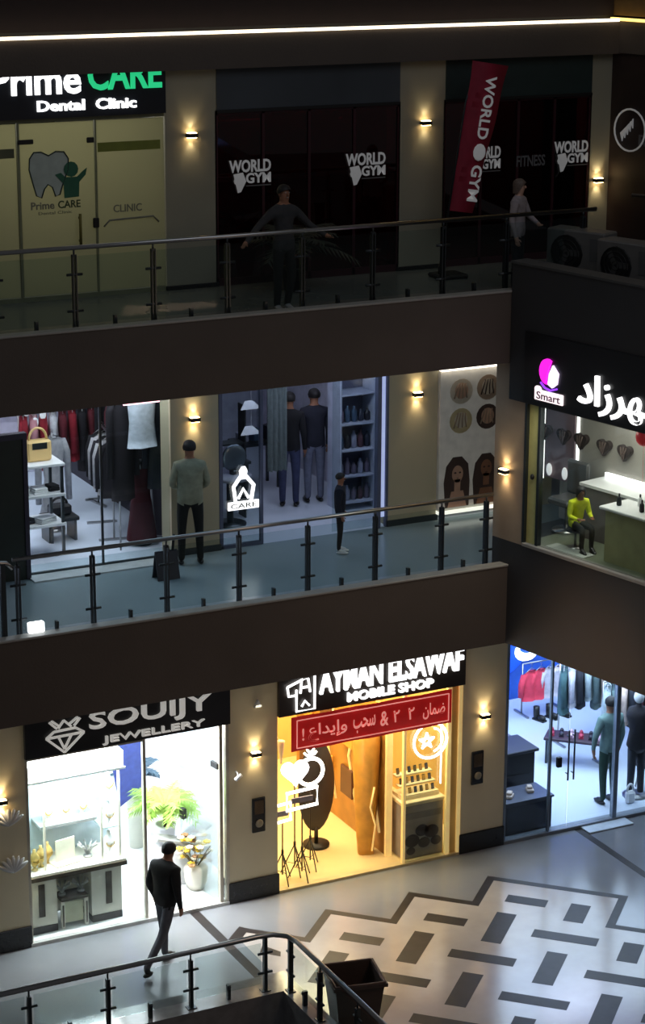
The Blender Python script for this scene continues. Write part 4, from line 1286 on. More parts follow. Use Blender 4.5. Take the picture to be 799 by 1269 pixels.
t = thing('mirror', 'narrow leaning grey mirror beside the pillar in the boutique', 'mirror', (-0.4, 2.3, L1))
m_ = MB()
m_.X = at(0, 0, 0, 0, R(-6))
m_.box(-0.09, 0.09, -0.015, 0.015, 0.0, 1.1).build('frame', mat('grey_frame', (150, 148, 156), 0.4), t)
m_ = MB()
m_.X = at(0, 0, 0, 0, R(-6))
m_.box(-0.07, 0.07, -0.018, -0.015, 0.03, 1.07).build('mirror_glass', mat('mirror', (200, 200, 206), 0.05, 1.0, var=0.01), t)
solo('neon_tube', MB().tube([(-1.3, 0, 7.02), (-0.78, 0, 7.02)], 0.03, 8), mat('pink_white_tube', (255, 200, 215), emit=2.6, emit_rgb=(255, 190, 205)), 'pink-white neon tube at the top of the boutique window', 'light tube', (0, YW - 0.05, 0))
t = thing('picture_panel', 'pale printed panel hanging at the back of the boutique', 'picture', (-1.2, 4.9, L1 + 1.45))
box(-0.15, 0.15, -0.02, 0.02, 0, 0.4).build('panel', mat('pale_print', (190, 190, 180), 0.6), t)
MB().tube([(0, 0, 0.4), (0, 0, 1.5)], 0.004, 4).build('cord', M_black, t)
for k, (x, z) in enumerate(((-1.75, 1.62), (-1.62, 1.45), (-1.6, 1.72), (-1.5, 1.55))):
    solo('paper_lantern', MB().ball((0, 0, 0), 0.05, 0.05, 0.07).tube([(0, 0, 0.07), (0, 0, 2.9 - z)], 0.003, 4), mat('lantern_white', (240, 240, 245), emit=0.4), 'small white pendant lantern at the back of the boutique, ' + ('leftmost', 'lowest', 'highest', 'rightmost')[k], 'lantern', (x, 4.0, L1 + z), 0, 'white pendants in the boutique')
M_pal = [cloth('black_cloth2', (26, 22, 30)), cloth('maroon_cloth', (96, 22, 36)), cloth('slate_cloth', (36, 42, 52))]
rack('long wall rack of dark dresses along the right boutique wall', -0.45, 3.6, L1, 1.9, 1.9, R(90))
for k in range(9):
    garment('dress', 'long dark dress on the right-hand wall rack, number %s from the window' % ('one two three four five six seven eight nine'.split()[k]), (-0.45, 2.78 + 0.2 * k, L1 + 1.88), R(8), 0.36, 1.35, M_pal[k % 3], 'dress', 'dark dresses on the boutique wall rack', sleeve=k % 2 == 0)
for lab, x, y, c, ck in (('turquoise folded stack on a shelf behind the green board', -3.15, 2.6, (70, 120, 130), 0), ('lilac folded stack on a shelf behind the green board', -3.5, 2.6, (110, 96, 150), 1)):
    t = thing('shelf_unit', lab.replace('folded stack on a', 'clothes on a tall'), 'shelf', (x, y, L1))
    for z in (0.5, 1.1, 1.7, 2.1):
        box(-0.16, 0.16, -0.15, 0.15, z, z + 0.02).build('shelf', M_white, t)
        MB().box(-0.12, 0.12, -0.1, 0.1, z + 0.02, z + 0.18, bev=0.02).build('clothes_stack', cloth('stack_%d' % ck, c), t)
    for s in (-0.17, 0.16):
        box(s, s + 0.015, -0.15, 0.15, 0, 2.3).build('side_panel', M_dsteel, t)

# ------------------------------------------------------------------ middle shop with shelves
wn = struct('window_6', MB().box(0.13, 0.18, YW, YW + 0.06, L1, 7.7).box(0.76, 0.8, YW, YW + 0.06, L1, 7.7).box(2.6, 2.66, YW - 0.04, YW + 0.06, L1, 7.7).box(2.76, 2.8, YW, YW + 0.06, L1, 7.7).box(0.13, 0.76, YW, YW + 0.06, L1, L1 + 0.05), mat('blue_grey_frame', (92, 98, 122), 0.4))
box(0.18, 0.76, YW + 0.02, YW + 0.03, L1 + 0.05, 7.7).build('glass_panel', M_glass, wn)
box(1.9, 2.6, YW + 0.02, YW + 0.03, L1 + 0.03, 7.7).build('glass_panel', M_glass, wn)
solo('light_tube', box(0.13, 2.78, 0, 0.03, 7.08, 7.11), mat('grey_tube', (190, 196, 205), emit=0.5), 'thin pale light line above the middle shop front', 'light tube', (0, YW - 0.06, 0))
solo('light_tube', box(2.67, 2.75, 0.02, 0.05, 4.9, 7.1), mat('blue_white_tube', (190, 205, 255), emit=0.55), 'vertical blue-white light strip at right edge of the middle shop', 'light tube', (0, YW, 0))
t = thing('window_logo', 'glowing white hand-and-flower logo on the middle shop window', 'window logo', (0.48, YW - 0.005, L1 + 0.56))
m_ = MB().tube([(-0.12, -0.02, 0.12), (-0.15, -0.02, 0.34), (-0.05, -0.02, 0.47), (0.05, -0.02, 0.47), (0.16, -0.02, 0.34), (0.12, -0.02, 0.12)], 0.028, 8)
m_.plate([(-0.045, 0.44), (-0.06, 0.56), (-0.02, 0.62), (0.03, 0.62), (0.06, 0.56), (0.045, 0.44)], -0.03, -0.005)
m_.tube([(-0.08, -0.02, 0.16), (0.0, -0.02, 0.3), (0.08, -0.02, 0.16)], 0.022, 8)
m_.build('emblem', M_ltr, t)
MB().box(-0.24, 0.24, -0.03, -0.005, 0.0, 0.12, bev=0.01).build('caption_box', M_ltr, t)
text_mb('CARE', -0.2, 0.2, 0.025, 0.095, -0.031, 0.004, 0.01).build('lettering', mat('grey_print', (118, 120, 112), 0.5), t)
t = thing('round_table', 'round grey display table behind the glowing logo', 'table', (0.78, 2.45, L1))
MB().lathe([(0.02, 0.7), (0.3, 0.7), (0.34, 0.73), (0.3, 0.76), (0.02, 0.76)]).build('tabletop', mat('grey_laminate', (150, 152, 165), 0.4), t)
MB().cyl(0, 0, 0.03, 0.7, 0.05).cyl(0, 0, 0, 0.03, 0.24).build('pedestal', M_dsteel, t)
t = thing('mirror', 'round grey table mirror on the display table', 'mirror', (0.85, 2.45, L1 + 0.76))
MB().ball((0, 0, 0.24), 0.2, 0.03, 0.2, 18, 10).build('mirror_disc', mat('dull_mirror', (90, 100, 112), 0.2, 0.6), t)
MB().cyl(0, 0, 0, 0.06, 0.07).build('foot', M_dsteel, t)
for k, (x, z, c, e, lab) in enumerate(((0.6, 1.12, (176, 170, 255), 0.5, 'glowing lilac jar on the shelf behind the logo'), (0.68, 0.9, (90, 80, 220), 0.25, 'violet jar under the lilac jar'), (0.62, 1.32, (70, 66, 130), 0.0, 'dark violet box above the lilac jar'))):
    t = thing('cosmetic_jar', lab, 'jar', (x, 2.75, L1 + z - 0.16))
    MB().lathe([(0.06, 0), (0.085, 0.03), (0.085, 0.15), (0.05, 0.17)]).build('jar', mat('jar_%d' % k, c, 0.4, emit=e), t)
    MB().cyl(0, 0, 0.17, 0.21, 0.045).build('lid', M_black, t)
t = thing('wall_shelf', 'tiered dark shelf with lilac jars at the left of the middle shop', 'shelf', (0.72, 2.78, L1))
for z in (0.7, 0.95, 1.15):
    box(-0.26, 0.4, -0.12, 0.12, z - 0.02, z - 0.001 + 0.0).build('shelf', M_dsteel, t)
for s in (-0.27, 0.4):
    box(s, s + 0.02, -0.12, 0.12, 0, 1.7).build('side_panel', M_dsteel, t)
for k, (x, z, lab) in enumerate(((1.15, 1.3, 'white triangular hanging card behind the logo, lower'), (1.15, 1.68, 'pale triangular hanging card behind the logo, upper'))):
    solo('price_card', MB().plate([(-0.17, 0), (0.17, 0.0), (0.02, 0.13), (-0.1, 0.13)], -0.006, 0.006).tube([(0, 0, 0.12), (0, 0, 2.9 - z)], 0.003, 4), mat('card_white', (220, 222, 235), 0.6, emit=0.1), lab, 'sign', (x, 2.5, L1 + z))
t = thing('curtain', 'grey-green curtain hanging in the middle of the shop', 'curtain', (1.5, 2.35, L1))
vs, fs = [], []
n = 20
for k in range(n + 1):
    x = -0.16 + 0.32 * k / n
    for z in (0.75, 2.85):
        vs.append((x, 0.04 * math.sin(k * 1.3), z))
for k in range(n):
    fs.append((2 * k, 2 * k + 2, 2 * k + 3, 2 * k + 1))
cm = MB().add(vs, fs, True).add([(a, b + 0.012, c) for a, b, c in vs], [f[::-1] for f in fs], True)
cm.build('cloth', cloth('grey_green_cloth', (92, 104, 106)), t)
MB().tube([(-0.2, 0, 2.87), (0.2, 0, 2.87)], 0.014).build('rod', M_steel, t)
# shelf unit on the right with rows of goods
t = thing('shelf_rack', 'white shelf rack stocked with goods on the right of the middle shop', 'shelf', (2.82, 2.55, L1))
for s in (-0.3, 0.27):
    box(s, s + 0.03, -0.2, 0.2, 0, 2.3).build('side_panel', mat('shelf_white', (180, 186, 205), 0.4), t)
box(-0.28, 0.28, 0.18, 0.2, 0, 2.3).build('back_panel', mat('shelf_back', (96, 98, 118), 0.6), t)
for z in (0.1, 0.5, 0.9, 1.3, 1.75):
    box(-0.28, 0.28, -0.2, 0.18, z, z + 0.025).build('shelf', mat('shelf_white', (180, 186, 205), 0.4), t)
gcol = [(40, 44, 60), (150, 150, 170), (60, 84, 110), (30, 30, 40), (110, 100, 120), (90, 60, 70)]
for zi, z in enumerate((0.125, 0.525, 0.925, 1.325)):
    for k in range(5):
        c = random.randrange(6)
        h = random.uniform(0.16, 0.28)
        m_ = MB().lathe([(0.035, 0), (0.045, 0.02), (0.045, h * 0.7), (0.02, h * 0.85), (0.02, h)], n=10)
        solo('bottle', m_, mat('goods_%d' % c, gcol[c], 0.4), '%s bottle on the white shelf rack, row %s from the floor, %s from left' % (('dark', 'pale', 'blue', 'black', 'mauve', 'plum')[c], ('one', 'two', 'three', 'four')[zi], ('first', 'second', 'third', 'fourth', 'fifth')[k]), 'bottle', (2.6 + 0.11 * k, 2.48, L1 + z), 0, 'bottles on shelf rack row ' + ('one', 'two', 'three', 'four')[zi])
solo('aqua_panel', MB().box(-0.36, 0.3, 0, 0.03, 0, 0.45, bev=0.01), mat('aqua_lit', (96, 150, 200), emit=0.25), 'blue backlit panel high behind the shelf rack', 'light panel', (2.9, 3.0, L1 + 2.25))
for k, (x, y) in enumerate(((1.05, 3.3), (2.0, 4.2))):
    t = thing('display_table', ('dark display table with boxes near the curtain', 'dark display table with boxes behind the shoppers')[k], 'table', (x, y, L1))
    box(-0.35, 0.35, -0.25, 0.25, 0.7, 0.74).build('tabletop', M_dsteel, t)
    for sx in (-0.3, 0.3):
        for sy in (-0.2, 0.2):
            MB().box(sx - 0.02, sx + 0.02, sy - 0.02, sy + 0.02, 0, 0.7).build('leg', M_dsteel, t)
    for q in range(3):
        solo('gift_box', MB().box(-0.08, 0.08, -0.08, 0.08, 0, 0.14 + 0.04 * q, bev=0.008), mat('goods_%d' % ((q + k) % 6), gcol[(q + k) % 6], 0.5), 'small box on the dark table %s, %s' % (('near the curtain', 'behind the shoppers')[k], ('left', 'centre', 'right')[q]), 'box', (x - 0.22 + 0.22 * q, y, L1 + 0.74), 0.2 * q, 'boxes on the dark tables')
solo('flood_lamp', MB().box(-0.1, 0.1, -0.06, 0.02, 0.0, 0.13, bev=0.01), mat('flood_white', (245, 252, 255), emit=3.0), 'small bright white lamp at the foot of the middle balcony railing', 'lamp', (-3.55, -1.33, 4.94))
# seat outside the boutique
t = thing('floor_sign', 'small dark A-shaped stand on the middle balcony left of the standing man', 'stand', (-1.05, 0.5, L1))
for s in (-1, 1):
    m_ = MB()
    m_.X = at(0, 0.1 * s, 0, 0, R(15 * s))
    m_.box(-0.16, 0.16, -0.01, 0.01, 0, 0.4)
    m_.build('board', mat('dark_board', (38, 42, 56), 0.5), t)
MB().tube([(0.1, 0, 0.38), (0.12, 0, 0.6)], 0.02).build('handle', M_black, t)

# ------------------------------------------------------------------ salon interior
def W(s, y, z):
    return wing(s, y, z)


def heart_pts(r, cx=0, cz=0):
    P = []
    for k in range(24):
        a = 2 * PI * k / 24
        P.append((cx + r * 16 * math.sin(a) ** 3 / 17, cz + r * (13 * math.cos(a) - 5 * math.cos(2 * a) - 2 * math.cos(3 * a) - math.cos(4 * a)) / 17))
    return P


M_hr = mat('dark_hair_piece', (52, 44, 44), 0.7, var=0.3, scale=30)
for k, s in enumerate((-0.56, -0.2, 0.13, 0.56, 0.94)):
    t = thing('heart_basket', 'dark heart-shaped basket on the salon wall, %s from the left' % ('first', 'second', 'third', 'fourth', 'fifth')[k], 'wall decoration', W(s, 1.24, 6.5), ATH, 'heart baskets on the salon wall')
    MB().plate(heart_pts(0.13), -0.07, -0.001).build('basket', M_hr, t)
    for q in range(3):
        MB().tube([(-0.05 + 0.05 * q, -0.075, 0.07), (-0.03 + 0.03 * q, -0.09, -0.02), (0, -0.08, -0.1)], 0.012, 6).build('strand', mat('brown_strand', (88, 74, 70), 0.7), t)
for k, (s, z0, z1) in enumerate(((-0.64, 5.8, 7.39), (0.03, 6.12, 7.39))):
    solo('light_strip', box(-0.018, 0.018, -0.03, 0, z0, z1), mat('led_white', (255, 250, 245), emit=2.4), ('vertical white light strip near the salon door', 'second vertical white light strip between heart baskets')[k], 'light strip', W(s, 1.256, 0), ATH)
t = thing('mirror', 'mauve backlit mirror between the two light strips in the salon', 'mirror', W(-0.3, 1.245, 5.85), ATH)
box(-0.28, 0.28, -0.02, 0, 0, 1.25).build('panel', mat('mauve_panel', (136, 116, 122), 0.4), t)
for q, x in enumerate((-0.16, 0.14)):
    MB().ball((x, -0.05, 0.12), 0.05, 0.03, 0.09).build('lamp', mat('small_white_lamp', (245, 240, 240), emit=0.7), t)
t = thing('styling_counter', 'grey counter with bright light strip along the salon wall', 'counter', W(1.0, 1.0, 5.31), ATH)
box(-0.45, 1.4, -0.2, 0.24, 0.0, 0.72).build('body', mat('counter_grey', (110, 104, 104), 0.5), t)
box(-0.47, 1.42, -0.22, 0.24, 0.72, 0.76).build('worktop', M_white, t)
box(-0.4, 1.3, 0.19, 0.23, 0.77, 0.84).build('light_strip', mat('led_white', (255, 250, 245), emit=2.4), t)
t = thing('desk', 'pale olive reception desk with white top in the salon', 'desk', W(1.95, 0.5, 5.31), ATH)
box(-0.42, 0.75, -0.25, 0.2, 0, 0.7).build('body', mat('olive_desk', (176, 174, 130), 0.5), t)
MB().box(-0.5, 0.8, -0.3, 0.24, 0.7, 0.74, bev=0.01).build('desktop', M_white, t)
for k, (s, y, lab) in enumerate(((1.6, 0.42, 'left'), (1.8, 0.6, 'second from left'), (2.0, 0.42, 'third from left'), (2.25, 0.58, 'right'))):
    t = thing('cosmetic_bottle', 'small cosmetic bottle on the salon desk, ' + lab, 'bottle', W(s, y, 6.05), ATH, 'bottles on the salon desk')
    MB().lathe([(0.03, 0), (0.035, 0.02), (0.03, 0.1), (0.012, 0.12)], n=10).build('body', M_white if k % 2 else M_black, t)
    MB().cyl(0, 0, 0.12, 0.16, 0.012).build('cap', M_black, t)
solo('balloon', MB().ball((0, 0, 0), 0.11, 0.11, 0.13).tube([(0, 0, -0.13), (0.01, 0, -0.7)], 0.003, 4), mat('red_balloon', (216, 40, 50), 0.3, emit=0.15), 'red balloon hanging in the salon at the right edge', 'balloon', W(2.0, 0.4, 7.05), ATH)
solo('doormat', MB().box(-0.35, 0.35, -0.1, 0.12, 0, 0.015, bev=0.004), mat('pale_mat', (190, 196, 190), 0.7), 'pale mat on the floor inside the salon window', 'mat', W(0.95, 0.2, 5.31), ATH)
t = thing('salon_chair', 'grey styling chair behind the person in yellow', 'chair', W(0.25, 0.85, 5.31), ATH)
MB().box(-0.2, 0.2, -0.2, 0.2, 0.38, 0.48, bev=0.03).build('seat', mat('grey_vinyl', (84, 84, 84), 0.4), t)
MB().box(-0.2, 0.2, 0.16, 0.24, 0.48, 0.95, bev=0.03).build('backrest', mat('grey_vinyl', (84, 84, 84), 0.4), t)
MB().cyl(0, 0, 0.03, 0.38, 0.04).cyl(0, 0, 0, 0.03, 0.2).build('base', M_steel, t)

# ------------------------------------------------------------------ jewellery shop
jw = struct('window_7', MB().box(-3.31, -1.62, 0.02, 0.06, 2.66, 2.72).box(-1.64, -1.6, 0.0, 0.06, 0.05, 2.72).box(-0.52, -0.47, -0.01, 0.07, 0.05, 2.72).box(-0.42, -0.375, -0.01, 0.07, 0.05, 2.72).box(-3.31, -3.27, 0.0, 0.06, 0.05, 2.72), mat('champagne_frame', (190, 182, 165), 0.3, 0.4))
box(-3.27, -1.64, 0.03, 0.04, 0.05, 2.66).build('glass_panel', M_glass, jw)
t = thing('glass_door', 'open glass door with black patch fittings at the jewellery shop', 'door', (-0.53, 0.04, 0.05))
m_ = MB()
m_.X = at(0, 0, 0, R(100))
m_.box(0.02, 0.95, -0.006, 0.006, 0.02, 2.6).build('glass_panel', M_glass, t)
m_ = MB()
m_.X = at(0, 0, 0, R(100))
m_.box(-0.02, 0.14, -0.02, 0.02, 2.0, 2.08).build('hinge', M_black, t)
m_ = MB()
m_.X = at(0, 0, 0, R(100))
m_.box(0.84, 0.93, -0.03, 0.03, 0.95, 1.1).build('lock', M_black, t)
# showcase with canopy, counter base and shelves
M_ivory = mat('ivory_lacquer', (226, 220, 205), 0.4, var=0.03)
t = thing('jewellery_showcase', 'tall white jewellery showcase with canopy behind the shop window', 'showcase', (-2.55, 0.55, 0.03))
MB().box(-0.7, 0.72, -0.32, 0.3, 2.22, 2.46, bev=0.01).build('canopy', M_white, t)
MB().box(-0.72, 0.74, -0.34, -0.32, 2.2, 2.23).build('canopy_lip', mat('grey_lip', (150, 152, 150), 0.4), t)
MB().box(-0.74, 0.72, -0.36, 0.34, 0.84, 0.9, bev=0.01).build('worktop', M_ivory, t)
MB().box(-0.74, 0.72, -0.375, -0.35, 0.8, 0.86).build('worktop_edge', mat('bronze_edge', (70, 58, 44), 0.4), t)
MB().box(-0.68, -0.28, -0.3, 0.3, 0.1, 0.82).build('left_cabinet', M_ivory, t)
MB().box(0.22, 0.66, -0.3, 0.3, 0.1, 0.82).build('right_cabinet', M_ivory, t)
MB().box(-0.28, 0.22, 0.05, 0.3, 0.1, 0.82).build('middle_cabinet', M_ivory, t)
for x0, x1 in ((-0.68, -0.28), (0.22, 0.66)):
    MB().box(x0, x1, -0.31, 0.3, 0.0, 0.1).build('plinth', M_dark_tile, t)
for x in (-0.5, 0.47):
    MB().box(x - 0.045, x + 0.045, -0.31, -0.3, 0.24, 0.72).build('cabinet_slot', mat('bronze_edge', (70, 58, 44), 0.4), t)
for x in (-0.66, -0.42, 0.4, 0.66):
    MB().box(x - 0.015, x + 0.015, -0.28, -0.25, 0.9, 2.2).build('mullion', M_ivory, t)
box(-0.7, 0.7, 0.26, 0.3, 0.9, 2.2).build('back_panel', mat('ice_blue_panel', (205, 222, 235), 0.4), t)
MB().box(-0.42, 0.4, -0.1, 0.26, 1.42, 1.46).build('shelf', mat('grey_lip', (150, 152, 150), 0.4), t)
box(-0.64, -0.44, -0.27, -0.262, 0.92, 2.18).build('glass_panel', M_glass, t)
# throne-like console in the middle of the cabinet
t = thing('console', 'small ivory console with open frame below the showcase worktop', 'console', (-2.58, 0.36, 0.03))
for x in (-0.17, 0.17):
    MB().box(x - 0.025, x + 0.025, -0.12, -0.07, 0, 0.4).build('leg', M_ivory, t)
    MB().box(x - 0.012, x + 0.012, -0.125, -0.12, 0.03, 0.35).build('leg_inlay', mat('bronze_edge', (70, 58, 44), 0.4), t)
MB().box(-0.2, 0.2, -0.13, 0.14, 0.4, 0.45, bev=0.01).build('top', mat('bronze_edge', (70, 58, 44), 0.4), t)
box(-0.14, 0.14, -0.06, -0.05, 0.05, 0.36).build('panel', mat('olive_panel', (190, 188, 160), 0.5), t)
M_silver = mat('silver_ornament', (190, 190, 190), 0.3, 0.7)
for k, (x, y, z, s, lab) in enumerate(((-2.72, 0.36, 0.48, 1.0, 'silver flower ornament on console, left'), (-2.45, 0.36, 0.48, 1.0, 'silver flower ornament on console, right'), (-2.3, 0.45, 0.93, 1.2, 'silver coral ornament on the showcase worktop'))):
    t = thing('ornament', lab, 'ornament', (x, y, z))
    MB().cyl(0, 0, 0, 0.03, 0.05 * s).build('foot', M_silver, t)
    m_ = MB()
    for q in range(8):
        a = 2 * PI * q / 8
        m_.tube([(0, 0, 0.03), (0.06 * s * math.cos(a), 0.05 * s * math.sin(a), 0.12 * s), (0.12 * s * math.cos(a), 0.1 * s * math.sin(a), 0.17 * s)], [0.012, 0.01, 0.018], 6)
    m_.build('branches', M_silver, t)


def bust(x, y, z, label, s=1.0, m=None):
    t = thing('necklace_bust', label, 'display bust', (x, y, z), 0, 'necklace busts in the showcase')
    MB().lathe([(0.05 * s, 0), (0.05 * s, 0.02 * s), (0.02 * s, 0.04 * s), (0.06 * s, 0.12 * s), (0.085 * s, 0.2 * s), (0.05 * s, 0.26 * s), (0.025 * s, 0.3 * s), (0.025 * s, 0.34 * s)], n=14).build('bust', m or M_ivory, t)
    MB().tube([(0.06 * s * math.cos(R(a)), -0.075 * s, 0.2 * s + 0.07 * s * math.sin(R(a))) for a in range(180, 361, 20)], 0.007, 6).build('necklace', mat('gold_chain', (196, 160, 70), 0.3, 0.8), t)


for k, x in enumerate((-3.1, -2.98, -2.86)):
    bust(x, 0.35 + 0.08 * k, 0.93, 'gold necklace bust at the left end of the showcase, ' + ('first', 'second', 'third')[k], 0.9, M_gold)
for k, x in enumerate((-2.8, -2.55, -2.3)):
    bust(x, 0.62, 1.49, 'ivory necklace bust on the upper showcase shelf, ' + ('left', 'centre', 'right')[k], 0.8)
for k, z in enumerate((0.93, 1.36, 1.8)):
    bust(-2.0, 0.42, z, 'white bust in the right column of the showcase, ' + ('lowest', 'middle', 'highest')[k], 1.0, M_white)
t = thing('column_shelves', 'narrow stack of glass shelves at the right of the showcase', 'shelf', (-2.0, 0.5, 0))
for z in (1.34, 1.78):
    box(-0.12, 0.12, -0.16, 0.24, z, z + 0.018).build('shelf', mat('glass_edge', (190, 210, 205), 0.2), t)
solo('display_book', MB().box(-0.22, 0.2, -0.12, 0.14, 0, 0.03, bev=0.01).box(-0.16, 0.14, 0.0, 0.02, 0.03, 0.34), mat('cream_card', (232, 228, 206), 0.5), 'cream display stand card on the middle of the worktop', 'display card', (-2.62, 0.42, 0.93), 0.2)
# right side: plant, flowers, white plinth
potted('potted_palm', 'bright green potted palm inside the jewellery shop', -0.8, 1.3, 0.03, 0.15, 0.72, 34, mat('fresh_leaf', (140, 176, 74), 0.55, var=0.2), M_white, 0.56, 0.024)
potted('potted_plant', 'dark-leaved plant behind the green palm in jewellery shop', -0.85, 2.3, 0.03, 0.15, 0.9, 16, mat('blue_green_leaf', (50, 78, 96), 0.6), M_ivory, 0.45, 0.035)
t = thing('white_plinth', 'sloping white counter below the green palm', 'counter', (-0.82, 0.92, 0.03))
MB().box(-0.3, 0.2, -0.12, 0.12, 0, 0.62, bev=0.01).build('body', M_white, t)
m_ = MB()
m_.X = at(0, 0, 0.66, 0, 0, R(18))
m_.box(-0.32, 0.26, -0.13, 0.13, -0.02, 0.02).build('sloping_top', mat('grey_lip', (150, 152, 150), 0.4), t)
MB().box(-0.22, -0.14, -0.125, -0.12, 0.38, 0.5).build('socket', M_dsteel, t)
t = thing('flower_arrangement', 'yellow and cream flower arrangement at the jewellery doorway', 'flowers', (-0.62, 0.62, 0.03))
t.scale = (1.25, 1.25, 1.2)
MB().lathe([(0.09, 0), (0.13, 0.1), (0.14, 0.26), (0.11, 0.3)]).build('vase', M_ivory, t)
for q in range(34):
    a = random.uniform(0, 2 * PI)
    r_ = random.uniform(0.02, 0.19)
    z = 0.32 + random.uniform(0, 0.36)
    m_ = MB()
    for s_ in range(5):
        b = 2 * PI * s_ / 5
        m_.ball((r_ * math.cos(a) + 0.025 * math.cos(b), r_ * math.sin(a) + 0.025 * math.sin(b), z), 0.022, 0.022, 0.012, 6, 4)
    m_.build('flower', mat('yellow_petal', (226, 190, 60), 0.6) if q % 3 == 0 else (mat('cream_petal', (226, 214, 190), 0.6) if q % 3 == 1 else mat('brown_petal', (140, 104, 66), 0.7)), t)
m_ = MB()
for q in range(10):
    a = 2 * PI * q / 10
    m_.tube([(0, 0, 0.25), (0.1 * math.cos(a), 0.1 * math.sin(a), 0.4), (0.18 * math.cos(a), 0.18 * math.sin(a), 0.5)], 0.006, 5)
m_.build('stems', mat('stem_brown', (84, 70, 44), 0.8), t)
solo('blue_curtain', MB().plate([(-0.1, 0.3), (0.22, 0.5), (0.3, 1.8), (-0.35, 1.8)], -0.02, 0.02), cloth('royal_blue_cloth', (62, 72, 140)), 'dark blue drape hanging behind the showcase', 'curtain', (-1.15, 1.9, 0.6))
solo('floor_spot', MB().cyl(0, 0, 0, 0.03, 0.05), M_black, 'small black floor spot light in front of white wall', 'lamp', (-1.62, 1.5, 0.03))

# ------------------------------------------------------------------ phone shop
M_neon = mat('neon_white', (255, 250, 244), emit=3.2)


def tripod(x, y, h, label, head, z0=0.03, rz=0.0):
    t = thing('light_stand', label, 'light stand', (x, y, z0), rz, 'lights on tripods in the phone shop window')
    MB().tube([(0, 0, 0.12), (0, 0, h)], 0.01, 6).build('pole', M_black, t)
    MB().tube([(0, 0, 0.42), (0, 0, 0.5)], 0.02, 8).build('collar', M_black, t)
    for k in range(3):
        a = R(30 + 120 * k)
        MB().tube([(0, 0, 0.46), (0.2 * math.cos(a), 0.2 * math.sin(a), 0.01)], 0.009, 6).build('leg', M_black, t)
        MB().tube([(0, 0, 0.16), (0.12 * math.cos(a), 0.12 * math.sin(a), 0.18)], 0.005, 5).build('brace', M_black, t)
    if head == 'ring':
        MB().tube([(0.2 * math.cos(R(a)), 0, h + 0.2 + 0.2 * math.sin(R(a))) for a in range(0, 360, 15)], 0.028, 8, closed=True).build('ring_light', M_neon, t)
        m_ = MB().tube([(0.06 * math.cos(R(a)), 0, h + 0.58 + 0.08 * math.sin(R(a))) for a in range(0, 360, 30)], 0.016, 8, closed=True)
        m_.tube([(-0.1, 0, h + 0.5), (-0.06, 0, h + 0.46), (0.06, 0, h + 0.46), (0.1, 0, h + 0.5)], 0.018, 6).ball((0, 0, h + 0.7), 0.03)
        m_.build('crown_light', M_neon, t)
    if head == 'heart':
        MB().plate(heart_pts(0.22, 0, h + 0.16), -0.05, 0.03).build('heart_light', mat('neon_blob', (255, 250, 255), emit=4.0), t)
    if head in ('rect', 'small'):
        w_, hh = (0.24, 0.13) if head == 'rect' else (0.13, 0.13)
        MB().tube([(-w_, 0, h), (w_, 0, h + 0.02), (w_, 0, h + 2 * hh + 0.02), (-w_, 0, h + 2 * hh)], 0.026, 8, closed=True).build('frame_light', M_neon, t)
        box(-w_ * 0.7, w_ * 0.7, -0.01, 0.01, h + hh * 0.7, h + hh * 1.3).build('name_plate', mat('grey_plate', (120, 112, 116), 0.4, emit=0.1), t)


tripod(1.13, 0.5, 1.3, 'ring light with crown outline on black tripod in the phone shop', 'ring')
tripod(0.84, 0.42, 1.42, 'glowing white heart light on black tripod in the phone shop', 'heart')
tripod(0.86, 0.22, 1.1, 'rectangular light frame on black tripod in front of the heart light', 'rect')
tripod(0.56, 0.24, 0.93, 'small square light frame on black tripod beside the left pillar', 'small')
t = thing('floor_mirror', 'tall dark oval panel standing behind the ring light', 'panel', (1.55, 1.15, 0.03))
m_ = MB().ball((0, 0, 0.95), 0.3, 0.05, 0.72, 20, 14)
m_.build('oval_panel', mat('dark_oval', (44, 42, 44), 0.5), t)
MB().cyl(0, 0, 0, 0.04, 0.2).cyl(0, 0, 0.04, 0.3, 0.03).build('base', M_black, t)
# gold zigzag shelf wall to the right of the passage
M_gtrim = mat('lit_gold_trim', (250, 216, 140), 0.4, emit=0.35)
t = thing('display_wall', 'gold display wall with slanted lit shelves along the phone shop passage', 'display wall', (2.3, 0.35, 0.03))
box(0.0, 0.06, 0.0, 3.0, 0.0, 2.3).build('panel', mat('gold_panel', (166, 120, 52), 0.35, var=0.25, scale=3), t)
for q in range(4):
    y = 0.2 + 0.7 * q
    MB().tube([(-0.01, y, 0.3), (-0.01, y + 0.3, 1.15), (-0.01, y + 0.02, 2.0)], 0.022, 6).build('slanted_trim', M_gtrim, t)
    MB().box(-0.05, 0.0, y + 0.12, y + 0.5, 0.5, 0.95, bev=0.01).build('phone_poster', (mat('amber_poster', (226, 160, 70), 0.4), mat('brown_poster', (84, 50, 36), 0.4))[q % 2], t)
    MB().box(-0.05, 0.0, y + 0.12, y + 0.5, 1.3, 1.75, bev=0.01).build('phone_poster', (mat('brown_poster', (84, 50, 36), 0.4), mat('amber_poster', (226, 160, 70), 0.4))[q % 2], t)
MB().box(-0.02, 0.08, -0.02, 0.03, 0.0, 2.3).build('edge_trim', M_gtrim, t)
t = thing('draped_figure', 'tall amber draped display column at the front of the phone shop', 'display column', (2.1, 0.62, 0.03))
m_ = MB()
vs = []
n = 18
pf = [(0.13, 0.0), (0.15, 0.3), (0.17, 0.8), (0.18, 1.3), (0.19, 1.75), (0.17, 1.95), (0.08, 2.05)]
for r_, z in pf:
    for k in range(n):
        a = 2 * PI * k / n
        q = r_ * (1 + 0.1 * math.sin(4 * a + 2 * z))
        vs.append((q * math.cos(a), q * math.sin(a), z))
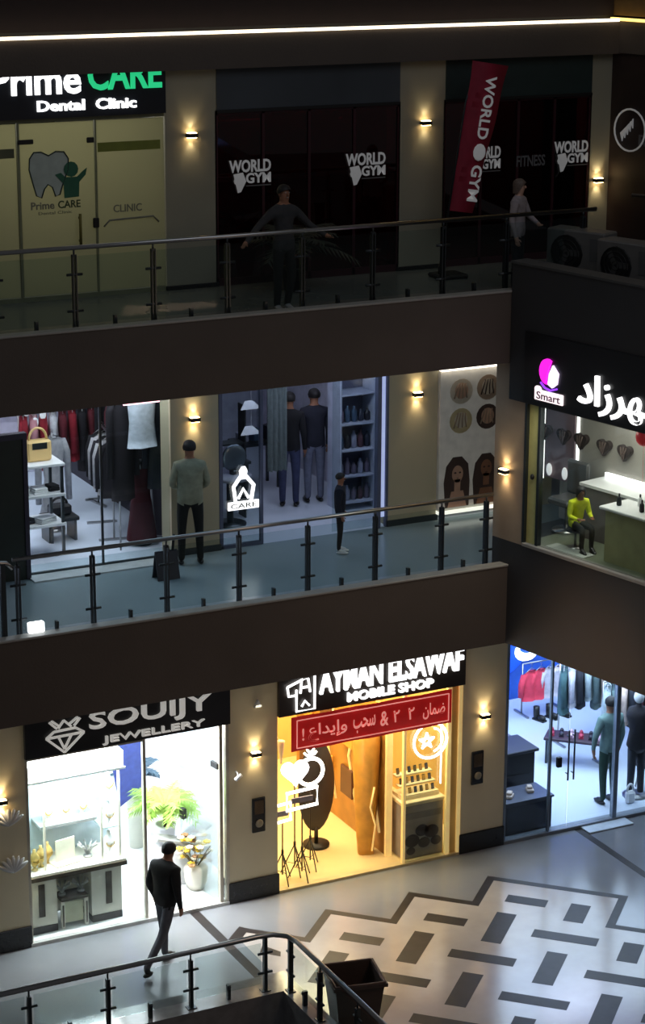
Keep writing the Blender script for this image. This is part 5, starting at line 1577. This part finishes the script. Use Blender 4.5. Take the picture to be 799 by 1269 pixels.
fs = [(i * n + k, i * n + (k + 1) % n, (i + 1) * n + (k + 1) % n, (i + 1) * n + k) for i in range(len(pf) - 1) for k in range(n)] + [tuple(reversed(range(n))), tuple(range((len(pf) - 1) * n, len(pf) * n))]
m_.add(vs, fs, True).build('drape', mat('amber_drape', (206, 156, 70), 0.35, var=0.2, scale=4), t)
MB().tube([(0, -0.2, 0.1), (0.05, -0.2, 0.5), (-0.04, -0.21, 0.8), (0.03, -0.2, 1.1)], 0.014, 6).build('light_cord', M_gtrim, t)
# right window: neon crescent logo, phone shelf, front counter with poster
pw = struct('window_8', MB().box(2.38, 2.42, 0.0, 0.06, 0.04, 2.68).box(3.1, 3.16, 0.0, 0.06, 0.04, 2.68).box(3.28, 3.33, -0.01, 0.07, 0.04, 2.68), M_gtrim)
box(2.42, 3.1, 0.02, 0.03, 0.04, 2.68).build('glass_panel', M_glass, pw)
box(3.16, 3.28, 0.03, 0.06, 0.04, 2.68).build('door_panel', M_gold, pw)
t = thing('neon_emblem', 'round white neon emblem with star shape in the phone shop window', 'neon sign', (2.8, -0.02, 1.9))
m_ = MB().tube([(0.27 * math.cos(R(a)), 0, 0.27 * math.sin(R(a))) for a in range(0, 360, 15)], 0.02, 8, closed=True)
m_.build('ring', M_neon, t)
m_ = MB()
for q in range(5):
    a0, a1 = R(90 + 144 * q), R(90 + 144 * (q + 1))
    m_.tube([(-0.06 + 0.13 * math.cos(a0), 0, 0.13 * math.sin(a0)), (-0.06 + 0.13 * math.cos(a1), 0, 0.13 * math.sin(a1))], 0.014, 6)
m_.tube([(0.03 + 0.17 * math.cos(R(a)), 0, 0.18 * math.sin(R(a))) for a in range(-80, 81, 20)], 0.016, 6)
m_.build('star_and_crescent', M_neon, t)
MB().tube([(0.18, 0, 0.2), (0.18, 0, -0.7)], 0.012, 6).build('stem', M_neon, t)
t = thing('phone_shelf', 'tiered shelf of small phones under the neon emblem', 'shelf', (2.78, 0.32, 0.93))
for q in range(3):
    box(-0.3, 0.3, -0.12 + 0.1 * q, 0.0 + 0.1 * q, 0.05 + 0.12 * q, 0.07 + 0.12 * q).build('shelf', mat('cream_shelf', (214, 200, 168), 0.4), t)
box(-0.3, 0.3, -0.13, 0.2, 0, 0.05).build('base', mat('cream_shelf', (214, 200, 168), 0.4), t)
for q in range(3):
    for k in range(6):
        t = thing('phone', 'small dark phone on the %s tier of the phone shelf, place %s from left' % (('lowest', 'middle', 'top')[q], ('one', 'two', 'three', 'four', 'five', 'six')[k]), 'phone', (2.54 + 0.095 * k, 0.26 + 0.1 * q, 1.0 + 0.12 * q), 0, 'phones on the tiered shelf')
        m_ = MB()
        m_.X = at(0, 0, 0, 0, R(-15))
        m_.box(-0.025, 0.025, -0.005, 0.005, 0, 0.09, bev=0.003).build('body', M_black, t)
        m_ = MB()
        m_.X = at(0, 0, 0, 0, R(-15))
        m_.box(-0.021, 0.021, -0.007, -0.005, 0.008, 0.082).build('screen', mat('screen_%d' % (k % 3), ((90, 80, 60), (150, 120, 70), (60, 64, 80))[k % 3], 0.3, emit=0.2), t)
t = thing('front_counter', 'grey counter with dark photo print at the front of the phone shop', 'counter', (2.78, 0.32, 0.03))
MB().box(-0.33, 0.34, -0.2, 0.25, 0.0, 0.84, bev=0.01).build('body', mat('grey_counter', (150, 142, 140), 0.5), t)
MB().box(-0.35, 0.36, -0.22, 0.27, 0.84, 0.9, bev=0.01).build('worktop', mat('cream_shelf', (214, 200, 168), 0.4), t)
box(-0.3, 0.3, -0.206, -0.2, 0.62, 0.72).build('drawer', mat('grey_drawer', (120, 114, 112), 0.5), t)
m_ = MB()
for cx, cz, r_ in ((-0.18, 0.28, 0.1), (-0.02, 0.42, 0.09), (0.14, 0.38, 0.1), (0.02, 0.22, 0.08), (0.22, 0.22, 0.07), (-0.2, 0.12, 0.06)):
    disc(cx, cz, r_, -0.212, -0.2, m_, 1.2)
m_.build('printed_shapes', mat('dark_print', (56, 44, 48), 0.6), t)
t = thing('cone_lamp', 'pale cone wall lamp by the left edge of the phone shop', 'wall lamp', (0.47, 0.1, 2.12))
MB().lathe([(0.01, -0.2), (0.05, 0.1), (0.06, 0.14), (0.03, 0.15)], n=12).build('shade', mat('cream_shade', (222, 190, 140), 0.6, emit=0.25), t)
MB().tube([(0, 0, 0.1), (0, 0.12, 0.16), (-0.1, 0.2, 0.16)], 0.01, 6).build('bracket', M_gold, t)

# ------------------------------------------------------------------ right ground-floor clothes shop
rw = struct('window_9', MB().box(4.08, 4.12, 0.0, 0.06, 0.05, 3.7).box(4.86, 4.89, 0.0, 0.05, 0.05, 3.7).box(6.03, 6.1, 0.0, 0.08, 0.05, 3.7), mat('grey_frame2', (120, 134, 150), 0.35, 0.3))
box(4.12, 4.86, 0.02, 0.03, 0.05, 3.7).build('glass_panel', M_glass, rw)
box(6.1, 8.6, 0.02, 0.03, 0.05, 3.7).build('glass_panel', M_glass, rw)
d = struct('door_2', MB().box(4.9, 5.2, 0.02, 0.032, 0.06, 2.6).box(5.22, 6.02, 0.02, 0.032, 0.06, 2.6), M_glass)
for x in (5.16, 5.26):
    MB().tube([(x, -0.05, 0.85), (x, -0.05, 1.65)], 0.014, 8).tube([(x, -0.05, 0.95), (x, 0.02, 0.95)], 0.01, 6).tube([(x, -0.05, 1.55), (x, 0.02, 1.55)], 0.01, 6).build('door_handle', M_dsteel, d)
MB().box(5.0, 5.08, -0.01, 0.05, 1.06, 1.22, bev=0.008).build('door_lock', M_black, d)
solo('doormat', MB().box(-0.4, 0.4, -0.14, 0.14, 0, 0.02, bev=0.006), mat('white_mat', (205, 215, 225), 0.7), 'small white mat outside the right shop doorway', 'mat', (5.85, -0.12, 0.004))
M_ctr = mat('black_lacquer', (22, 22, 28), 0.35)
t = thing('cash_counter', 'black counter with clutter inside the right shop window', 'counter', (4.68, 1.15, 0.03))
MB().box(-0.5, 0.5, -0.25, 0.3, 0, 0.95, bev=0.015).build('body', M_ctr, t)
MB().box(-0.54, 0.54, -0.3, 0.34, 0.95, 1.0, bev=0.01).build('worktop', mat('dark_worktop', (40, 38, 48), 0.3), t)
MB().box(-0.4, 0.4, -0.262, -0.25, 0.5, 0.6).build('drawer', mat('dark_drawer', (34, 34, 42), 0.4), t)
MB().box(0.3, 0.5, 0.3, 1.1, 0, 0.95, bev=0.015).build('return', mat('grey_return', (90, 88, 104), 0.4), t)
t = thing('low_cabinet', 'low grey glass cabinet in front of the black counter', 'cabinet', (4.62, 0.42, 0.03))
MB().box(-0.42, 0.42, -0.25, 0.25, 0, 0.5, bev=0.01).build('body', mat('slate_cabinet', (62, 66, 84), 0.4), t)
MB().box(-0.44, 0.44, -0.27, 0.27, 0.5, 0.53).build('top', mat('slate_top', (84, 88, 104), 0.2), t)
MB().box(-0.38, 0.38, -0.262, -0.25, 0.05, 0.45).build('front_glass', mat('slate_glass', (50, 56, 76), 0.12), t)
for k, (x, y, z, lab) in enumerate(((4.45, 1.05, 1.03, 'white paper pile on the black counter, left'), (4.72, 1.2, 1.03, 'white box on the black counter, right'), (4.4, 0.35, 0.56, 'pale item on the low cabinet, left'), (4.8, 0.42, 0.56, 'pale item on the low cabinet, right'))):
    solo('small_package', MB().box(-0.08, 0.08, -0.05, 0.06, 0, 0.05, bev=0.01).box(-0.04, 0.07, -0.03, 0.05, 0.05, 0.09, bev=0.01), M_white if k < 2 else mat('beige_pack', (176, 160, 150), 0.6), lab, 'package', (x, y, z), 0.4 * k)
# wall: blue light disc and white curved logo
solo('blue_light_panel', MB().ball((0, 0, 0), 0.55, 0.03, 0.62, 24, 12), mat('blue_lit', (20, 80, 220), emit=0.75), 'round blue backlit panel at the back of the right shop', 'light panel', (7.05, 5.012, 1.12))
solo('white_logo', MB().tube([(0.2 * math.cos(R(a)), 0, 0.15 * math.sin(R(a))) for a in range(150, 381, 20)], [0.03, 0.045, 0.06, 0.07, 0.075, 0.075, 0.07, 0.065, 0.055, 0.045, 0.035, 0.03][:len(range(150, 381, 20))], 8).ball((-0.08, 0, 0.1), 0.05), mat('white_lit_logo', (255, 255, 255), emit=2.2), 'white curved backlit logo beside the blue round panel', 'logo', (7.55, 4.98, 0.95))
t = rack('low rack with red and white jackets at the back of the right shop', 7.45, 4.35, 0.03, 0.75, 0.92)
for k, (nm, c, lab) in enumerate((('red_jacket', (214, 60, 84), 'red jacket on the low back rack, left'), ('red_jacket', (214, 60, 84), 'red jacket on the low back rack, second'), ('light_jacket', (190, 184, 196), 'light grey jacket on the low back rack, third'), ('light_jacket', (190, 184, 196), 'light grey jacket on the low back rack, right'))):
    garment('jacket', lab, (7.17 + 0.19 * k, 4.22, 0.93), 0.15, 0.36, 0.52, cloth(nm, c), group='jackets on the low back rack')
for k in range(3):
    t = thing('shoe', 'black boot standing under the red and grey jackets, ' + ('left', 'middle', 'right')[k], 'shoe', (7.2 + 0.25 * k, 4.0, 0.03), 0.3, 'boots under the jackets')
    MB().box(-0.05, 0.05, -0.15, 0.1, 0, 0.03).build('sole', M_black, t)
    MB().ball((0, -0.06, 0.06), 0.05, 0.1, 0.05).tube([(0, 0.04, 0.05), (0, 0.05, 0.24)], 0.055).build('upper', M_shoe, t)
gc = [('g0', (60, 92, 96)), ('g1', (170, 184, 190)), ('g2', (40, 44, 56)), ('g3', (196, 196, 210)), ('g4', (90, 110, 112)), ('g5', (120, 60, 76)), ('g6', (30, 34, 44)), ('g7', (214, 190, 180))]
ordn = 'first second third fourth fifth sixth seventh eighth ninth tenth eleventh'.split()
for r_i, (x0, y0, dx, dy, n, lab) in enumerate(((7.0, 2.95, 0.16, -0.02, 11, 'rear clothes rack of the right shop'), (7.15, 1.9, 0.16, -0.02, 9, 'front clothes rack of the right shop'))):
    rack('chrome ' + lab, x0 + dx * (n - 1) / 2, y0, 0.03, dx * n, 1.42, 0)
    for k in range(n):
        nm, c = gc[(k * 3 + r_i) % 8]
        garment('shirt', '%s garment from the left on the %s' % (ordn[k], lab), (x0 + dx * k, y0 + dy * k * 0, 1.45), 0.95, 0.42, random.uniform(0.6, 0.8), cloth(nm, c), group='garments on the ' + lab)
t = thing('shoe_table', 'low table of patterned red and black shoes in the right shop', 'table', (6.75, 2.15, 0.03), -0.75)
MB().box(-0.5, 0.5, -0.2, 0.2, 0.4, 0.45, bev=0.01).build('tabletop', mat('dark_plum', (56, 34, 52), 0.5), t)
for sx in (-0.45, 0.45):
    MB().box(sx - 0.02, sx + 0.02, -0.18, 0.18, 0, 0.4).build('leg', M_dsteel, t)
for k in range(6):
    c = ((170, 50, 80), (40, 36, 52), (200, 170, 190))[k % 3]
    dx = -0.4 + 0.16 * k
    solo('shoe', MB().box(-0.04, 0.04, -0.1, 0.1, 0, 0.02).ball((0, -0.04, 0.035), 0.04, 0.07, 0.035, 8, 5).ball((0, 0.06, 0.05), 0.035, 0.045, 0.05, 8, 5), mat('shoe_%d' % (k % 3), c, 0.5), '%s shoe on the low plum table in the right shop, %s along' % (('crimson', 'black', 'pink')[k % 3], ordn[k]), 'shoe', (6.75 + dx * math.cos(-0.75), 2.15 + dx * math.sin(-0.75), 0.48), -0.6, 'shoes on the plum table')
t = thing('mannequin', 'dark mannequin in black clothes at the right edge of the right shop', 'mannequin', (6.85, 0.6, 0.03))
m_ = MB().lathe([(0.1, 0.75), (0.17, 0.85), (0.13, 1.1), (0.19, 1.35), (0.16, 1.45), (0.05, 1.5), (0.045, 1.56)], n=16)
m_.build('torso', cloth('black_cloth2', (26, 22, 30)), t)
MB().ball((0, 0, 1.65), 0.08, 0.09, 0.11).build('head', M_white, t)
MB().tube([(0.08, 0, 0.8), (0.09, 0, 0.4), (0.1, 0, 0.05)], [0.08, 0.06, 0.05], 8).tube([(-0.08, 0, 0.8), (-0.09, 0, 0.4), (-0.1, 0, 0.05)], [0.08, 0.06, 0.05], 8).build('legs', cloth('g2', (40, 44, 56)), t)
MB().cyl(0, 0, 0, 0.03, 0.2).build('base', M_steel, t)
bag('white carrier bag on the floor at the right shop window', 6.62, 0.4, 0.03, 0.16, 0.2, 0.1, M_white, dark=False)
t = thing('stool', 'dark round stool with white trim near mannequin feet', 'stool', (7.15, 0.75, 0.03))
MB().lathe([(0.02, 0.4), (0.17, 0.4), (0.18, 0.46), (0.02, 0.47)]).build('seat', M_black, t)
for k in range(3):
    a = R(120 * k)
    MB().tube([(0.1 * math.cos(a), 0.1 * math.sin(a), 0.4), (0.17 * math.cos(a), 0.17 * math.sin(a), 0)], 0.014, 6).build('leg', M_steel, t)

# ------------------------------------------------------------------ litter bin by the court railing
t = thing('litter_bin', 'square dark brown litter bin by the court railing', 'bin', (-0.5, -4.0, 0), R(-12))
t.scale = (1.3, 1.3, 1.1)
M_bin = mat('dark_brown_plastic', (58, 46, 42), 0.45, var=0.1)
vs = []
for z, a in ((0.0, 0.17), (0.70, 0.235), (0.72, 0.265), (0.76, 0.265), (0.76, 0.225), (0.12, 0.16)):
    vs += [(-a, -a, z), (a, -a, z), (a, a, z), (-a, a, z)]
fs = [(3, 2, 1, 0)] + [(4 * i + k, 4 * i + (k + 1) % 4, 4 * (i + 1) + (k + 1) % 4, 4 * (i + 1) + k) for i in range(5) for k in range(4)] + [(20, 21, 22, 23)]
MB().add(vs, fs).build('body', M_bin, t)
MB().tube([(-0.24, -0.24, 0.765), (0.24, -0.24, 0.765), (0.24, 0.24, 0.765), (-0.24, 0.24, 0.765)], 0.014, 6, closed=True).build('rim', mat('brown_rim', (90, 72, 64), 0.4), t)
